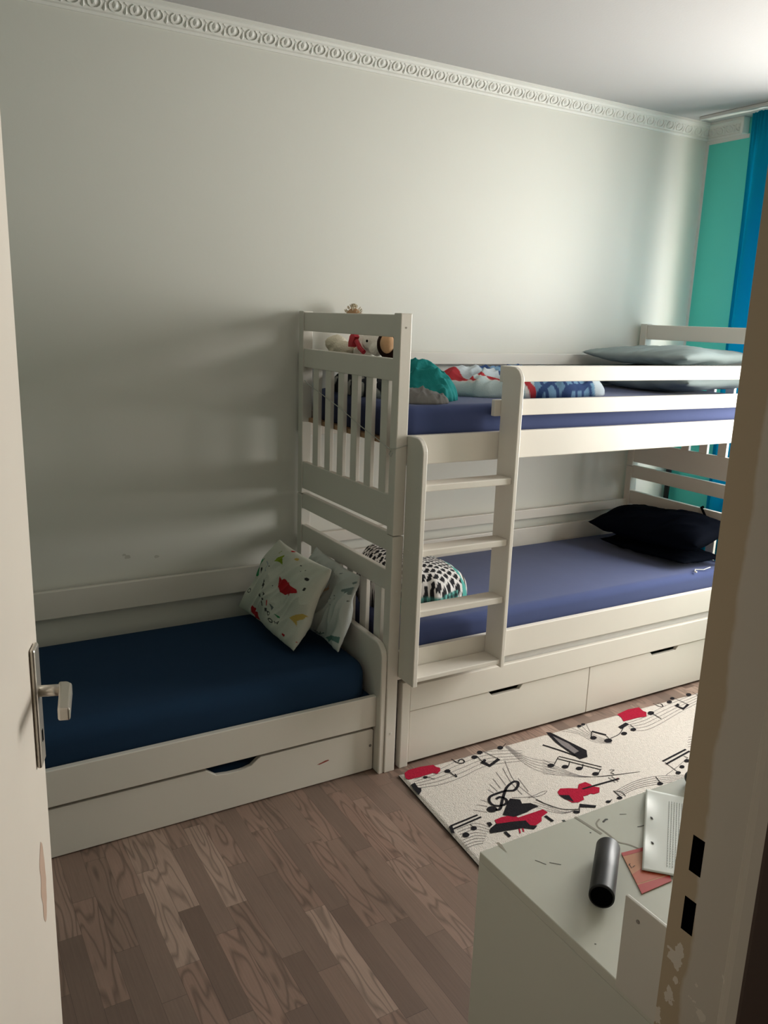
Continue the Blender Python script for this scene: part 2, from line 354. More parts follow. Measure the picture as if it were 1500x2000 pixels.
RM = {}
RUG_PRINT = [('p','r',0,[(0.058,-0.885),(0.083,-0.874),(0.133,-0.875),(0.187,-0.886),(0.189,-0.903),(0.198,-0.916),(0.187,-0.935),(0.165,-0.947),(0.155,-0.934),(0.095,-0.935),(0.048,-0.931),(0.043,-0.917)]),('p','k',0,[(0.037,-0.964),(0.057,-0.959),(0.051,-0.99),(0.059,-1.001),(0.048,-1.018),(0.027,-1.033),(0.03,-0.994)]),('l','g',0.0018,[(0.069,-0.939),(0.195,-0.923),(0.318,-0.898),(0.432,-0.899),(0.566,-0.958)]),('l','g',0.0018,[(0.061,-0.952),(0.18,-0.945),(0.298,-0.926),(0.415,-0.921),(0.553,-0.973)]),('l','g',0.0018,[(0.053,-0.965),(0.165,-0.968),(0.279,-0.953),(0.399,-0.943),(0.54,-0.989)]),('l','g',0.0018,[(0.045,-0.978),(0.15,-0.99),(0.26,-0.98),(0.383,-0.964),(0.528,-1.004)]),('l','g',0.0018,[(0.037,-0.99),(0.135,-1.011),(0.241,-1.006),(0.367,-0.985),(0.515,-1.019)]),('p','k',0,[(0.221,-0.954),(0.216,-0.958),(0.21,-0.96),(0.204,-0.958),(0.199,-0.954),(0.198,-0.949),(0.2,-0.943),(0.205,-0.939),(0.212,-0.937),(0.218,-0.938),(0.222,-0.942),(0.223,-0.948)]),('l','k',0.004,[(0.214,-0.957),(0.218,-0.998),(0.225,-0.978)]),('p','k',0,[(0.12,-0.95),(0.117,-0.953),(0.113,-0.954),(0.108,-0.953),(0.105,-0.95),(0.104,-0.946),(0.105,-0.942),(0.108,-0.939),(0.113,-0.938),(0.117,-0.939),(0.12,-0.942),(0.122,-0.946)]),('l','k',0.003,[(0.119,-0.947),(0.137,-0.972)]),('l','k',0.005,[(0.273,-0.883),(0.279,-0.912),(0.289,-0.925),(0.306,-0.925),(0.312,-0.907),(0.301,-0.902),(0.288,-0.912)]),('p','k',0,[(0.414,-0.899),(0.409,-0.903),(0.402,-0.905),(0.395,-0.904),(0.391,-0.9),(0.39,-0.894),(0.393,-0.888),(0.398,-0.883),(0.405,-0.881),(0.412,-0.882),(0.416,-0.887),(0.417,-0.893)]),('p','k',0,[(0.375,-0.918),(0.37,-0.922),(0.363,-0.924),(0.356,-0.923),(0.352,-0.919),(0.351,-0.913),(0.353,-0.907),(0.359,-0.902),(0.366,-0.9),(0.372,-0.902),(0.377,-0.906),(0.378,-0.912)]),('l','k',0.003,[(0.376,-0.914),(0.37,-0.962)]),('l','k',0.003,[(0.42,-0.888),(0.44,-0.968)]),('p','k',0,[(0.359,-0.956),(0.389,-0.942),(0.392,-0.952),(0.379,-0.962),(0.384,-0.982),(0.441,-0.96),(0.443,-0.974),(0.374,-0.999)]),('p','k',0,[(0.511,-0.906),(0.506,-0.911),(0.498,-0.913),(0.492,-0.911),(0.487,-0.907),(0.486,-0.901),(0.489,-0.895),(0.495,-0.89),(0.502,-0.888),(0.509,-0.889),(0.513,-0.894),(0.514,-0.9)]),('l','k',0.003,[(0.509,-0.902),(0.54,-0.886)]),('l','g',0.0018,[(0.537,-0.891),(0.543,-0.986),(0.575,-1.04),(0.623,-1.086)]),('l','g',0.0018,[(0.533,-0.895),(0.535,-0.995),(0.562,-1.056),(0.608,-1.104)]),('l','g',0.0018,[(0.53,-0.898),(0.527,-1.005),(0.549,-1.071),(0.593,-1.121)]),('l','g',0.0018,[(0.527,-0.902),(0.519,-1.015),(0.536,-1.086),(0.578,-1.138)]),('l','g',0.0018,[(0.524,-0.906),(0.511,-1.024),(0.523,-1.101),(0.563,-1.154)]),('l','g',0.0022,[(0.454,-0.988),(0.398,-1.113),(0.389,-1.229),(0.41,-1.315)]),('l','g',0.0022,[(0.414,-1.026),(0.379,-1.119),(0.364,-1.202)]),('l','g',0.0022,[(0.373,-1.037),(0.349,-1.127)]),('l','g',0.0022,[(0.334,-1.069),(0.319,-1.134)]),('l','g',0.0022,[(0.3,-1.094),(0.296,-1.145)]),('l','g',0.0022,[(0.273,-1.118),(0.277,-1.146)]),('l','g',0.0022,[(0.208,-1.158),(0.225,-1.184)]),('l','g',0.0022,[(0.178,-1.178),(0.206,-1.203)]),('l','g',0.0022,[(0.148,-1.197),(0.184,-1.231)]),('l','g',0.0022,[(0.421,-1.11),(0.397,-1.197)]),('l','g',0.0022,[(0.318,-1.2),(0.382,-1.226),(0.444,-1.221),(0.458,-1.228),(0.42,-1.238),(0.371,-1.228)]),('l','k',0.01,[(0.218,-1.234),(0.237,-1.236),(0.265,-1.209),(0.3,-1.176),(0.344,-1.139),(0.387,-1.122),(0.403,-1.128),(0.387,-1.15),(0.354,-1.167),(0.325,-1.156),(0.279,-1.155),(0.249,-1.161),(0.23,-1.183),(0.229,-1.208),(0.25,-1.222),(0.278,-1.219),(0.292,-1.198),(0.282,-1.178),(0.261,-1.182)]),('p','k',0,[(0.226,-1.234),(0.218,-1.24),(0.208,-1.242),(0.198,-1.24),(0.191,-1.234),(0.189,-1.225),(0.192,-1.217),(0.2,-1.21),(0.211,-1.208),(0.22,-1.21),(0.227,-1.217),(0.229,-1.225)]),('p','k',0,[(0.222,-1.269),(0.289,-1.214),(0.308,-1.202),(0.336,-1.224),(0.326,-1.247),(0.355,-1.258),(0.368,-1.287),(0.339,-1.289),(0.31,-1.295),(0.249,-1.297)]),('p','r',0,[(0.178,-1.28),(0.211,-1.277),(0.257,-1.287),(0.26,-1.306),(0.369,-1.308),(0.373,-1.33),(0.335,-1.341),(0.319,-1.36),(0.283,-1.37),(0.269,-1.36),(0.271,-1.331),(0.226,-1.315),(0.17,-1.302)]),('p','k',0,[(0.137,-1.311),(0.167,-1.3),(0.225,-1.316),(0.271,-1.333),(0.267,-1.362),(0.289,-1.373),(0.266,-1.384),(0.233,-1.36),(0.16,-1.343),(0.119,-1.333),(0.125,-1.32)]),('l','k',0.012,[(0.168,-1.349),(0.166,-1.378)]),('l','r',0.005,[(0.222,-1.358),(0.209,-1.379)]),('l','r',0.005,[(0.234,-1.361),(0.225,-1.378)]),('l','k',0.012,[(0.35,-1.342),(0.353,-1.379)]),('p','k',0,[(0.144,-1.279),(0.158,-1.283),(0.155,-1.298),(0.138,-1.304)]),('l','k',0.007,[(0.024,-1.238),(0.144,-1.229)]),('l','k',0.007,[(0.022,-1.256),(0.148,-1.244)]),('l','k',0.012,[(0.023,-1.239),(0.008,-1.275)]),('p','k',0,[(0.052,-1.308),(0.047,-1.312),(0.04,-1.314),(0.033,-1.313),(0.029,-1.309),(0.028,-1.303),(0.031,-1.297),(0.036,-1.292),(0.043,-1.29),(0.049,-1.291),(0.053,-1.295),(0.054,-1.301)]),('p','k',0,[(0.096,-1.29),(0.091,-1.293),(0.086,-1.295),(0.08,-1.294),(0.076,-1.29),(0.075,-1.285),(0.078,-1.28),(0.082,-1.276),(0.088,-1.274),(0.094,-1.275),(0.097,-1.279),(0.098,-1.284)]),('l','k',0.003,[(0.089,-1.26),(0.088,-1.282)]),('l','g',0.0018,[(0.032,-1.263),(0.108,-1.263),(0.14,-1.306)]),('l','g',0.0018,[(0.028,-1.277),(0.097,-1.277),(0.13,-1.315)]),('l','g',0.0018,[(0.023,-1.291),(0.087,-1.291),(0.119,-1.323)]),('l','g',0.0018,[(0.019,-1.305),(0.077,-1.305),(0.108,-1.331)]),('l','g',0.0018,[(0.015,-1.319),(0.067,-1.319),(0.098,-1.339)]),('l','g',0.0018,[(0.011,-1.332),(0.057,-1.332),(0.087,-1.348)]),('l','g',0.0018,[(0.007,-1.346),(0.047,-1.345),(0.077,-1.356)]),('l','g',0.0018,[(0.003,-1.359),(0.038,-1.358),(0.067,-1.364)]),('p','k',0,[(0.751,-0.887),(0.768,-0.896),(0.786,-0.995),(0.8,-1.075),(0.767,-1.115),(0.728,-1.114),(0.726,-1.085),(0.73,-0.972)]),('p','g2',0,[(0.755,-0.925),(0.772,-1.003),(0.766,-1.067),(0.738,-1.072),(0.738,-0.996)]),('l','k',0.008,[(0.67,-0.961),(0.704,-1.027),(0.73,-1.087)]),('p','r',0,[(1.145,-0.905),(1.224,-0.893),(1.286,-0.9),(1.275,-0.935),(1.28,-0.949),(1.248,-0.979),(1.205,-0.969),(1.121,-0.966),(1.139,-0.936)]),('l','g',0.0018,[(1.115,-0.984),(1.235,-0.978),(1.363,-0.95),(1.511,-0.933),(1.672,-0.918)]),('l','g',0.0018,[(1.263,-1.19),(1.325,-1.206)]),('l','g',0.0018,[(1.109,-0.997),(1.211,-1.0),(1.333,-0.977),(1.486,-0.955),(1.65,-0.936)]),('l','g',0.0018,[(1.246,-1.204),(1.309,-1.219)]),('l','g',0.0018,[(1.103,-1.009),(1.188,-1.021),(1.303,-1.003),(1.461,-0.976),(1.629,-0.953)]),('l','g',0.0018,[(1.229,-1.218),(1.294,-1.231)]),('l','g',0.0018,[(1.097,-1.02),(1.165,-1.042),(1.274,-1.029),(1.437,-0.997),(1.608,-0.97)]),('l','g',0.0018,[(1.213,-1.231),(1.278,-1.243)]),('l','g',0.0018,[(1.091,-1.032),(1.143,-1.063),(1.245,-1.054),(1.412,-1.018),(1.587,-0.987)]),('l','g',0.0018,[(1.197,-1.245),(1.263,-1.256)]),('p','k',0,[(1.305,-0.971),(1.296,-0.976),(1.286,-0.978),(1.277,-0.977),(1.273,-0.972),(1.273,-0.965),(1.278,-0.958),(1.287,-0.952),(1.297,-0.95),(1.305,-0.952),(1.31,-0.957),(1.31,-0.964)]),('l','k',0.004,[(1.294,-0.968),(1.291,-1.023)]),('p','k',0,[(1.61,-0.92),(1.602,-0.925),(1.592,-0.926),(1.585,-0.925),(1.58,-0.92),(1.581,-0.914),(1.586,-0.908),(1.594,-0.903),(1.603,-0.901),(1.611,-0.903),(1.616,-0.907),(1.615,-0.913)]),('l','k',0.003,[(1.639,-0.902),(1.633,-0.941)]),('p','k',0,[(1.505,-0.912),(1.498,-0.916),(1.491,-0.917),(1.484,-0.916),(1.48,-0.912),(1.481,-0.907),(1.485,-0.902),(1.492,-0.898),(1.499,-0.896),(1.506,-0.897),(1.51,-0.901),(1.509,-0.906)]),('p','k',0,[(1.466,-0.931),(1.458,-0.936),(1.45,-0.937),(1.443,-0.936),(1.439,-0.932),(1.439,-0.926),(1.443,-0.921),(1.451,-0.916),(1.459,-0.915),(1.466,-0.916),(1.47,-0.92),(1.47,-0.926)]),('p','k',0,[(1.445,-0.964),(1.477,-0.953),(1.473,-0.969),(1.457,-0.973),(1.465,-0.995),(1.512,-0.976),(1.517,-0.987),(1.451,-1.009)]),('l','k',0.003,[(1.506,-0.906),(1.514,-0.983)]),('l','k',0.004,[(1.374,-0.902),(1.376,-0.933),(1.391,-0.944),(1.404,-0.923),(1.393,-0.911)]),('p','k',0,[(1.055,-1.05),(1.048,-1.054),(1.04,-1.056),(1.032,-1.054),(1.028,-1.05),(1.028,-1.044),(1.031,-1.038),(1.038,-1.034),(1.046,-1.032),(1.054,-1.034),(1.058,-1.038),(1.059,-1.044)]),('p','k',0,[(1.115,-1.043),(1.109,-1.047),(1.101,-1.049),(1.094,-1.047),(1.09,-1.043),(1.089,-1.038),(1.093,-1.032),(1.1,-1.028),(1.107,-1.027),(1.114,-1.028),(1.119,-1.032),(1.119,-1.038)]),('p','k',0,[(1.063,-0.991),(1.122,-0.977),(1.123,-0.996),(1.061,-1.011)]),('l','k',0.003,[(0.96,-1.048),(1.021,-1.038),(1.08,-1.005)]),('l','k',0.003,[(1.125,-1.0),(1.116,-1.039)]),('p','k',0,[(0.912,-1.019),(0.905,-1.023),(0.896,-1.025),(0.889,-1.023),(0.884,-1.019),(0.883,-1.013),(0.887,-1.006),(0.894,-1.002),(0.902,-1.0),(0.91,-1.002),(0.915,-1.006),(0.915,-1.012)]),('p','k',0,[(0.953,-1.065),(0.945,-1.07),(0.935,-1.071),(0.926,-1.069),(0.92,-1.064),(0.919,-1.057),(0.923,-1.05),(0.931,-1.045),(0.941,-1.043),(0.95,-1.045),(0.956,-1.051),(0.957,-1.058)]),('l','k',0.011,[(0.934,-0.968),(0.964,-1.019)]),('l','k',0.003,[(0.933,-0.968),(0.894,-1.005)]),('l','k',0.003,[(0.962,-1.018),(0.95,-1.058)]),('p','k',0,[(0.926,-0.915),(0.921,-0.918),(0.915,-0.919),(0.909,-0.918),(0.906,-0.915),(0.905,-0.91),(0.908,-0.906),(0.913,-0.902),(0.919,-0.901),(0.924,-0.902),(0.928,-0.906),(0.929,-0.91)]),('p','k',0,[(0.951,-0.91),(0.947,-0.913),(0.941,-0.914),(0.936,-0.913),(0.933,-0.91),(0.932,-0.906),(0.934,-0.902),(0.939,-0.899),(0.945,-0.898),(0.95,-0.899),(0.953,-0.902),(0.954,-0.906)]),('l','g',0.0018,[(0.82,-0.906),(0.867,-0.96),(0.878,-1.037),(0.934,-1.08)]),('l','g',0.0018,[(0.848,-0.905),(0.878,-0.962),(0.889,-1.034),(0.936,-1.077)]),('l','g',0.0018,[(0.876,-0.904),(0.89,-0.964),(0.899,-1.031),(0.939,-1.075)]),('l','g',0.0018,[(0.904,-0.904),(0.902,-0.966),(0.909,-1.028),(0.942,-1.072)]),('l','g',0.0018,[(0.933,-0.903),(0.914,-0.968),(0.919,-1.026),(0.944,-1.069)]),('l','g',0.0018,[(0.962,-0.903),(0.926,-0.969),(0.929,-1.023),(0.947,-1.067)]),('p','k',0,[(0.605,-1.104),(0.599,-1.108),(0.591,-1.109),(0.584,-1.107),(0.579,-1.103),(0.578,-1.097),(0.581,-1.091),(0.587,-1.087),(0.594,-1.086),(0.602,-1.087),(0.607,-1.092),(0.608,-1.098)]),('p','k',0,[(0.648,-1.136),(0.642,-1.14),(0.634,-1.141),(0.627,-1.139),(0.622,-1.135),(0.621,-1.129),(0.624,-1.124),(0.63,-1.12),(0.638,-1.118),(0.645,-1.12),(0.65,-1.125),(0.651,-1.13)]),('p','k',0,[(0.689,-1.17),(0.683,-1.174),(0.676,-1.175),(0.668,-1.174),(0.663,-1.169),(0.662,-1.163),(0.665,-1.158),(0.671,-1.154),(0.679,-1.153),(0.686,-1.155),(0.691,-1.159),(0.692,-1.165)]),('p','k',0,[(0.718,-1.228),(0.712,-1.232),(0.704,-1.233),(0.697,-1.231),(0.692,-1.227),(0.691,-1.221),(0.694,-1.216),(0.7,-1.212),(0.708,-1.211),(0.715,-1.213),(0.72,-1.217),(0.721,-1.223)]),('l','k',0.005,[(0.668,-1.06),(0.763,-1.196)]),('l','k',0.005,[(0.652,-1.072),(0.745,-1.208)]),('l','k',0.003,[(0.608,-1.099),(0.663,-1.062)]),('l','k',0.003,[(0.649,-1.134),(0.681,-1.108)]),('l','k',0.003,[(0.69,-1.168),(0.713,-1.147)]),('l','k',0.003,[(0.718,-1.224),(0.751,-1.206)]),('l','g',0.0018,[(0.596,-1.046),(0.618,-1.147),(0.678,-1.231),(0.872,-1.289)]),('l','g',0.0018,[(0.581,-1.063),(0.612,-1.153),(0.678,-1.231),(0.872,-1.289)]),('l','g',0.0018,[(0.567,-1.079),(0.607,-1.159),(0.678,-1.231),(0.872,-1.289)]),('l','g',0.0018,[(0.554,-1.095),(0.601,-1.165),(0.678,-1.231),(0.872,-1.289)]),('l','g',0.0018,[(0.54,-1.111),(0.596,-1.17),(0.678,-1.231),(0.872,-1.289)]),('l','g',0.0018,[(0.526,-1.126),(0.591,-1.176),(0.678,-1.231),(0.872,-1.289)]),('l','k',0.0025,[(0.774,-1.226),(0.791,-1.235),(0.768,-1.241),(0.77,-1.255),(0.76,-1.245)]),('p','r',0,[(0.491,-1.248),(0.515,-1.236),(0.546,-1.249),(0.573,-1.266),(0.597,-1.246),(0.63,-1.246),(0.637,-1.267),(0.634,-1.282),(0.651,-1.298),(0.627,-1.322),(0.601,-1.321),(0.593,-1.313),(0.575,-1.315),(0.555,-1.313),(0.544,-1.33),(0.514,-1.334),(0.492,-1.325),(0.485,-1.292),(0.482,-1.267)]),('p','k',0,[(0.482,-1.267),(0.514,-1.284),(0.5,-1.324),(0.483,-1.295)]),('l','k',0.008,[(0.586,-1.277),(0.657,-1.281),(0.763,-1.288)]),('l','k',0.003,[(0.731,-1.263),(0.729,-1.301)]),('l','k',0.003,[(0.748,-1.263),(0.744,-1.301)]),('l','r',0.009,[(0.746,-1.287),(0.763,-1.286)]),('l','k',0.008,[(1.013,-1.276),(1.173,-1.254)]),('l','k',0.008,[(1.008,-1.297),(1.175,-1.271)]),('p','k',0,[(1.113,-1.323),(1.107,-1.326),(1.099,-1.328),(1.093,-1.326),(1.089,-1.322),(1.089,-1.317),(1.093,-1.312),(1.099,-1.309),(1.107,-1.308),(1.113,-1.309),(1.117,-1.313),(1.117,-1.318)]),('p','k',0,[(1.058,-1.344),(1.052,-1.348),(1.045,-1.349),(1.039,-1.347),(1.036,-1.344),(1.036,-1.339),(1.039,-1.335),(1.045,-1.332),(1.052,-1.33),(1.058,-1.332),(1.061,-1.335),(1.061,-1.34)]),('p','k',0,[(1.009,-1.368),(1.003,-1.371),(0.996,-1.372),(0.99,-1.371),(0.987,-1.367),(0.987,-1.363),(0.99,-1.358),(0.996,-1.355),(1.003,-1.354),(1.008,-1.355),(1.012,-1.359),(1.012,-1.363)]),('l','k',0.003,[(1.124,-1.305),(1.122,-1.286)]),('l','k',0.003,[(1.014,-1.286),(1.003,-1.36)]),('l','g',0.002,[(0.945,-1.352),(1.031,-1.331),(1.128,-1.302)]),('l','g',0.0018,[(0.696,-1.341),(0.806,-1.328),(0.908,-1.342),(1.021,-1.391)]),('l','g',0.0018,[(0.686,-1.351),(0.796,-1.338),(0.897,-1.352),(1.015,-1.397)]),('l','g',0.0018,[(0.677,-1.36),(0.786,-1.348),(0.886,-1.362),(1.008,-1.402)]),('l','g',0.0018,[(0.667,-1.369),(0.775,-1.357),(0.876,-1.371),(1.002,-1.407)]),('l','g',0.0018,[(0.658,-1.379),(0.765,-1.366),(0.865,-1.381),(0.996,-1.412)]),('p','k',0,[(0.886,-1.39),(0.88,-1.393),(0.874,-1.393),(0.867,-1.392),(0.863,-1.388),(0.862,-1.384),(0.865,-1.379),(0.871,-1.376),(0.877,-1.375),(0.884,-1.377),(0.888,-1.381),(0.889,-1.385)]),('l','k',0.003,[(0.899,-1.342),(0.88,-1.383)]),('p','k',0,[(0.677,-1.387),(0.672,-1.39),(0.666,-1.39),(0.661,-1.389),(0.657,-1.386),(0.656,-1.381),(0.658,-1.377),(0.663,-1.375),(0.669,-1.374),(0.675,-1.376),(0.678,-1.379),(0.679,-1.383)]),('l','k',0.004,[(0.682,-1.338),(0.675,-1.378)]),('l','k',0.003,[(0.685,-1.341),(0.702,-1.357),(0.695,-1.385)]),('p','k',0,[(0.621,-1.385),(0.617,-1.387),(0.611,-1.388),(0.606,-1.387),(0.603,-1.384),(0.602,-1.38),(0.604,-1.376),(0.608,-1.374),(0.613,-1.373),(0.618,-1.375),(0.622,-1.378),(0.623,-1.381)]),('l','k',0.003,[(0.62,-1.381),(0.635,-1.377)]),('p','k',0,[(0.51,-1.343),(0.556,-1.378),(0.544,-1.387),(0.494,-1.358)]),('p','k',0,[(0.476,-1.381),(0.471,-1.384),(0.465,-1.384),(0.459,-1.382),(0.454,-1.378),(0.452,-1.374),(0.454,-1.37),(0.458,-1.367),(0.464,-1.367),(0.471,-1.369),(0.475,-1.373),(0.477,-1.377)]),('l','k',0.003,[(0.494,-1.358),(0.476,-1.378)]),('l','k',0.004,[(0.388,-1.25),(0.403,-1.292),(0.432,-1.339),(0.483,-1.367)]),('l','g',0.0018,[(0.372,-1.257),(0.396,-1.3),(0.422,-1.35),(0.468,-1.366)]),('l','g',0.0018,[(0.363,-1.268),(0.387,-1.31),(0.418,-1.354),(0.468,-1.366)]),('l','g',0.0018,[(0.354,-1.278),(0.378,-1.32),(0.415,-1.358),(0.468,-1.366)])]

# ================================================================ THE ROOM
XL, XR, YW, ZC = -2.15, 2.378, -2.64, 2.725
HALL_Y = -4.3
struct('floor', B(XL-0.05, XR+0.05, HALL_Y, 0.05, -0.05, 0.0), M['floor'])
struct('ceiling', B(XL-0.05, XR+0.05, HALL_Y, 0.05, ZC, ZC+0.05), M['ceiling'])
wb = struct('wall_back', B(XL-0.05, XR+0.05, 0.0, 0.06, 0, ZC), M['wall'])
for sx_, sz_, sr in ((-0.726, 0.712, 0.013), (-0.612, 0.700, 0.010), (-0.74, 0.722, 0.008)):    # smudges on the wallpaper
    bm = bmesh.new(); bm.faces.new([bm.verts.new((sx_+sr*(1+0.5*nz((math.cos(q), math.sin(q), sx_*9)))*math.cos(q), -0.0004, sz_+sr*0.7*(1+0.5*nz((math.sin(q), math.cos(q), sz_*9)))*math.sin(q))) for q in [k*math.pi/8 for k in range(16)]])
    obj('wall_smudge', bm, SMUDGE, wb)
struct('wall_left', B(XL-0.06, XL, HALL_Y, 0, 0, ZC), M['wall_bounce_green'])
# right wall with window opening
wy0, wy1, wz0, wz1 = -2.00, -0.53, 0.80, 2.32
bm = bmesh.new()
box(bm, XR, XR+0.16, HALL_Y, wy0, 0, ZC); box(bm, XR, XR+0.16, wy1, 0, 0, ZC)
box(bm, XR, XR+0.16, wy0, wy1, 0, wz0); box(bm, XR, XR+0.16, wy0, wy1, wz1, ZC)
struct('wall_right', bm, M['teal'])
# window
wf = bmesh.new(); t = 0.06
box(wf, XR+0.05, XR+0.11, wy0, wy1, wz0, wz0+t, 0.004); box(wf, XR+0.05, XR+0.11, wy0, wy1, wz1-t, wz1, 0.004)
for ya in (wy0, (wy0+wy1)/2-0.04, wy1-t): box(wf, XR+0.05, XR+0.11, ya, ya+(t if ya != (wy0+wy1)/2-0.04 else 0.08), wz0+t, wz1-t, 0.004)
win = struct('window_1', wf, M['paint'])
obj('window_glass', B(XR+0.078, XR+0.082, wy0+t, wy1-t, wz0+t, wz1-t), M['glass'], win)
obj('window_sill', B(XR-0.04, XR+0.05, wy0-0.04, wy1+0.04, wz0-0.03, wz0, 0.005), M['paint'], win)
# door wall with opening
JX, HX, DZ = -0.668, -1.556, 2.02
bm = bmesh.new()
box(bm, XL, HX-0.03, -2.80, YW, 0, ZC); box(bm, JX+0.03, XR, -2.80, YW, 0, ZC); box(bm, HX-0.03, JX+0.03, -2.80, YW, DZ+0.03, ZC)
struct('wall_front', bm, M['wall_bounce_warm'])
struct('wall_hall', B(XL, XR, HALL_Y-0.05, HALL_Y, 0, ZC), M['wall'])

# crown moulding: cove with egg and dart relief
def crown_profile():   # (distance from wall, z)
    return [(0, 2.648), (0.008, 2.648), (0.012, 2.656), (0.010, 2.663), (0.030, 2.700), (0.036, 2.703), (0.040, 2.710), (0.048, 2.713), (0.048, ZC), (0, ZC)]
def crown(L, place, n):
    bm = bmesh.new(); prof = crown_profile()
    a = [bm.verts.new(place(0, d, z)) for d, z in prof]; b = [bm.verts.new(place(L, d, z)) for d, z in prof]
    for i in range(len(prof)): bm.faces.new((a[i], a[(i+1) % len(prof)], b[(i+1) % len(prof)], b[i]))
    bm.faces.new(a[::-1]); bm.faces.new(b)
    pitch = L/n; ax = (0.012, 2.664); bx = (0.029, 2.700)
    def S(s, t, h):  # s along, t up the slope 0..1, h off the slope
        d = ax[0]+(bx[0]-ax[0])*t; z = ax[1]+(bx[1]-ax[1])*t
        return place(s, d+h*0.6, z-h*0.28)
    for k in range(n):
        c = (k+0.5)*pitch
        u = [S(c+0.022*math.sin(q)*pitch/0.07, 0.55-0.45*math.cos(q)*1.0, 0.003) for q in [math.radians(x) for x in range(-150, 151, 30)]]
        tube(bm, u, 0.0024, 5)
        u = [S(c+0.010*math.cos(q)*pitch/0.07, 0.62+0.34*math.sin(q), 0.002) for q in [math.radians(x) for x in range(0, 361, 60)]]
        vs = [bm.verts.new(p) for p in u[:-1]]; tip = bm.verts.new(S(c, 0.6, 0.009))
        for i in range(6): bm.faces.new((vs[i], vs[(i+1) % 6], tip))
        e = c+pitch/2
        if k < n-1:
            vs = [bm.verts.new(p) for p in (S(e-0.007, 0.15, 0.001), S(e, 0.0, 0.001), S(e+0.007, 0.15, 0.001), S(e, 0.75, 0.001))]; tip = bm.verts.new(S(e, 0.2, 0.008))
            for i in range(4): bm.faces.new((vs[i], vs[(i+1) % 4], tip))
            tube(bm, [S(e-0.006, 0.95, 0.002), S(e+0.006, 0.75, 0.002)], 0.0025, 4)
    bmesh.ops.recalc_face_normals(bm, faces=bm.faces)
    return bm
Lc = XR-XL
struct('trim_1', crown(Lc, lambda s, d, z: (XL+s, -d, z), 64), M['plaster'])
bm = crown(0.235, lambda s, d, z: (XR-d, -s, z), 4)
box(bm, XR-0.05, XR, -0.252, -0.235, 2.645, ZC, 0.003)
struct('trim_2', bm, M['plaster'])
# thin white margins that frame the teal paint
bm = bmesh.new(); box(bm, XR-0.003, XR, -0.016, 0, 0, 2.648); box(bm, XR-0.003, XR, -0.26, -0.016, 2.628, 2.648)
struct('trim_3', bm, M['plaster'])

# ---------------------------------------------------------------- door frame (setting)
bm = bmesh.new(); R0, R1 = YW+0.010, -2.722      # rebate face at x=JX, with holes for latch and bolt
ys = [R0, -2.650, -2.667, R1]; zs = [0, 0.947, 0.994, 1.030, 1.079, DZ]
for a in range(3):
    for b in range(5):
        if a == 1 and b in (1, 3): continue
        y0_, y1_ = ys[a], ys[a+1]; z0_, z1_ = zs[b], zs[b+1]
        bm.faces.new([bm.verts.new(p) for p in ((JX, y0_, z0_), (JX, y0_, z1_), (JX, y1_, z1_), (JX, y1_, z0_))])
bmesh.ops.remove_doubles(bm, verts=bm.verts, dist=1e-5)
# room-side return, stop and hall side
box(bm, JX+0.0002, JX+0.03, YW+0.0005, R0, 0, DZ)
fr = struct('trim_4', bm, M['jamb'])
hb = bmesh.new()
box(hb, JX+0.0005, JX+0.02, -2.668, -2.649, 0.945, 0.996); box(hb, JX+0.0005, JX+0.02, -2.668, -2.649, 1.028, 1.081)
for b in list(hb.faces): pass
obj('strike_hole_dark', hb, M['black'], fr)  # black blocks stand in for the darkness inside the holes
bm = bmesh.new(); prism(bm, [(JX+0.0, R1+0.006), (JX-0.004, R1+0.003), (JX-0.008, R1-0.003), (JX-0.010, R1-0.010), (JX-0.010, -2.745), (JX+0.03, -2.745), (JX+0.03, R1+0.006)], 2, 0, DZ)
obj('frame_stop', bm, M['jamb'], fr, smooth=False)
bm = bmesh.new(); prism(bm, [(JX-0.010, -2.745), (JX-0.012, -2.75), (JX-0.012, -2.81), (JX+0.03, -2.81), (JX+0.03, -2.745)], 2, 0, DZ)
obj('frame_lining', bm, M['brown'], fr)
bm = bmesh.new(); box(bm, HX-0.03, HX-0.001, -2.81, YW+0.012, 0, DZ, 0.003); struct('trim_5', bm, M['jamb'])
bm = bmesh.new(); box(bm, HX-0.03, JX+0.03, -2.81, YW+0.012, DZ, DZ+0.03, 0.003); struct('trim_6', bm, M['jamb'])

# ---------------------------------------------------------------- door leaf, opened into the room
DA = math.radians(17.5); dd = Vector((math.sin(DA), math.cos(DA), 0)); dn = Vector((math.cos(DA), -math.sin(DA), 0))   # dn: towards the room / right
HE = Vector((-1.292, -1.842, 0)); LEAF = 0.84; TH = 0.04
def dpt(s, h, z): return HE - dd*s + dn*h + Vector((0, 0, z))    # s back from the free edge, h off the face
def dbox(bm, s0, s1, h0, h1, z0, z1, bev=0.002):
    n0 = len(bm.verts); bm2 = bmesh.new(); box(bm2, s0, s1, h0, h1, z0, z1, bev)
    for v in bm2.verts: v.co = dpt(v.co.x, v.co.y, v.co.z)
    me = bpy.data.meshes.new('tmp'); bmesh.ops.reverse_faces(bm2, faces=bm2.faces); bm2.to_mesh(me); bm2.free(); bm.from_mesh(me); bpy.data.meshes.remove(me)
bm = bmesh.new(); dbox(bm, 0, LEAF, -TH, 0, 0.008, 2.0, 0.002)
leaf = struct('door_1', bm, M['door'])
bm = bmesh.new(); dbox(bm, 0.030, 0.068, 0.0005, 0.0085, 0.945, 1.150, 0.0035)
obj('handle_plate', bm, M['metal'], leaf)
bm = bmesh.new(); zc = 1.072; sc = 0.048
pts = [dpt(sc, 0.0085, zc), dpt(sc, 0.03, zc), dpt(sc, 0.044, zc)]
tube(bm, pts, 0.0095, 14)
hl = obj('door_handle', bm, M['metal'], leaf, smooth=True)
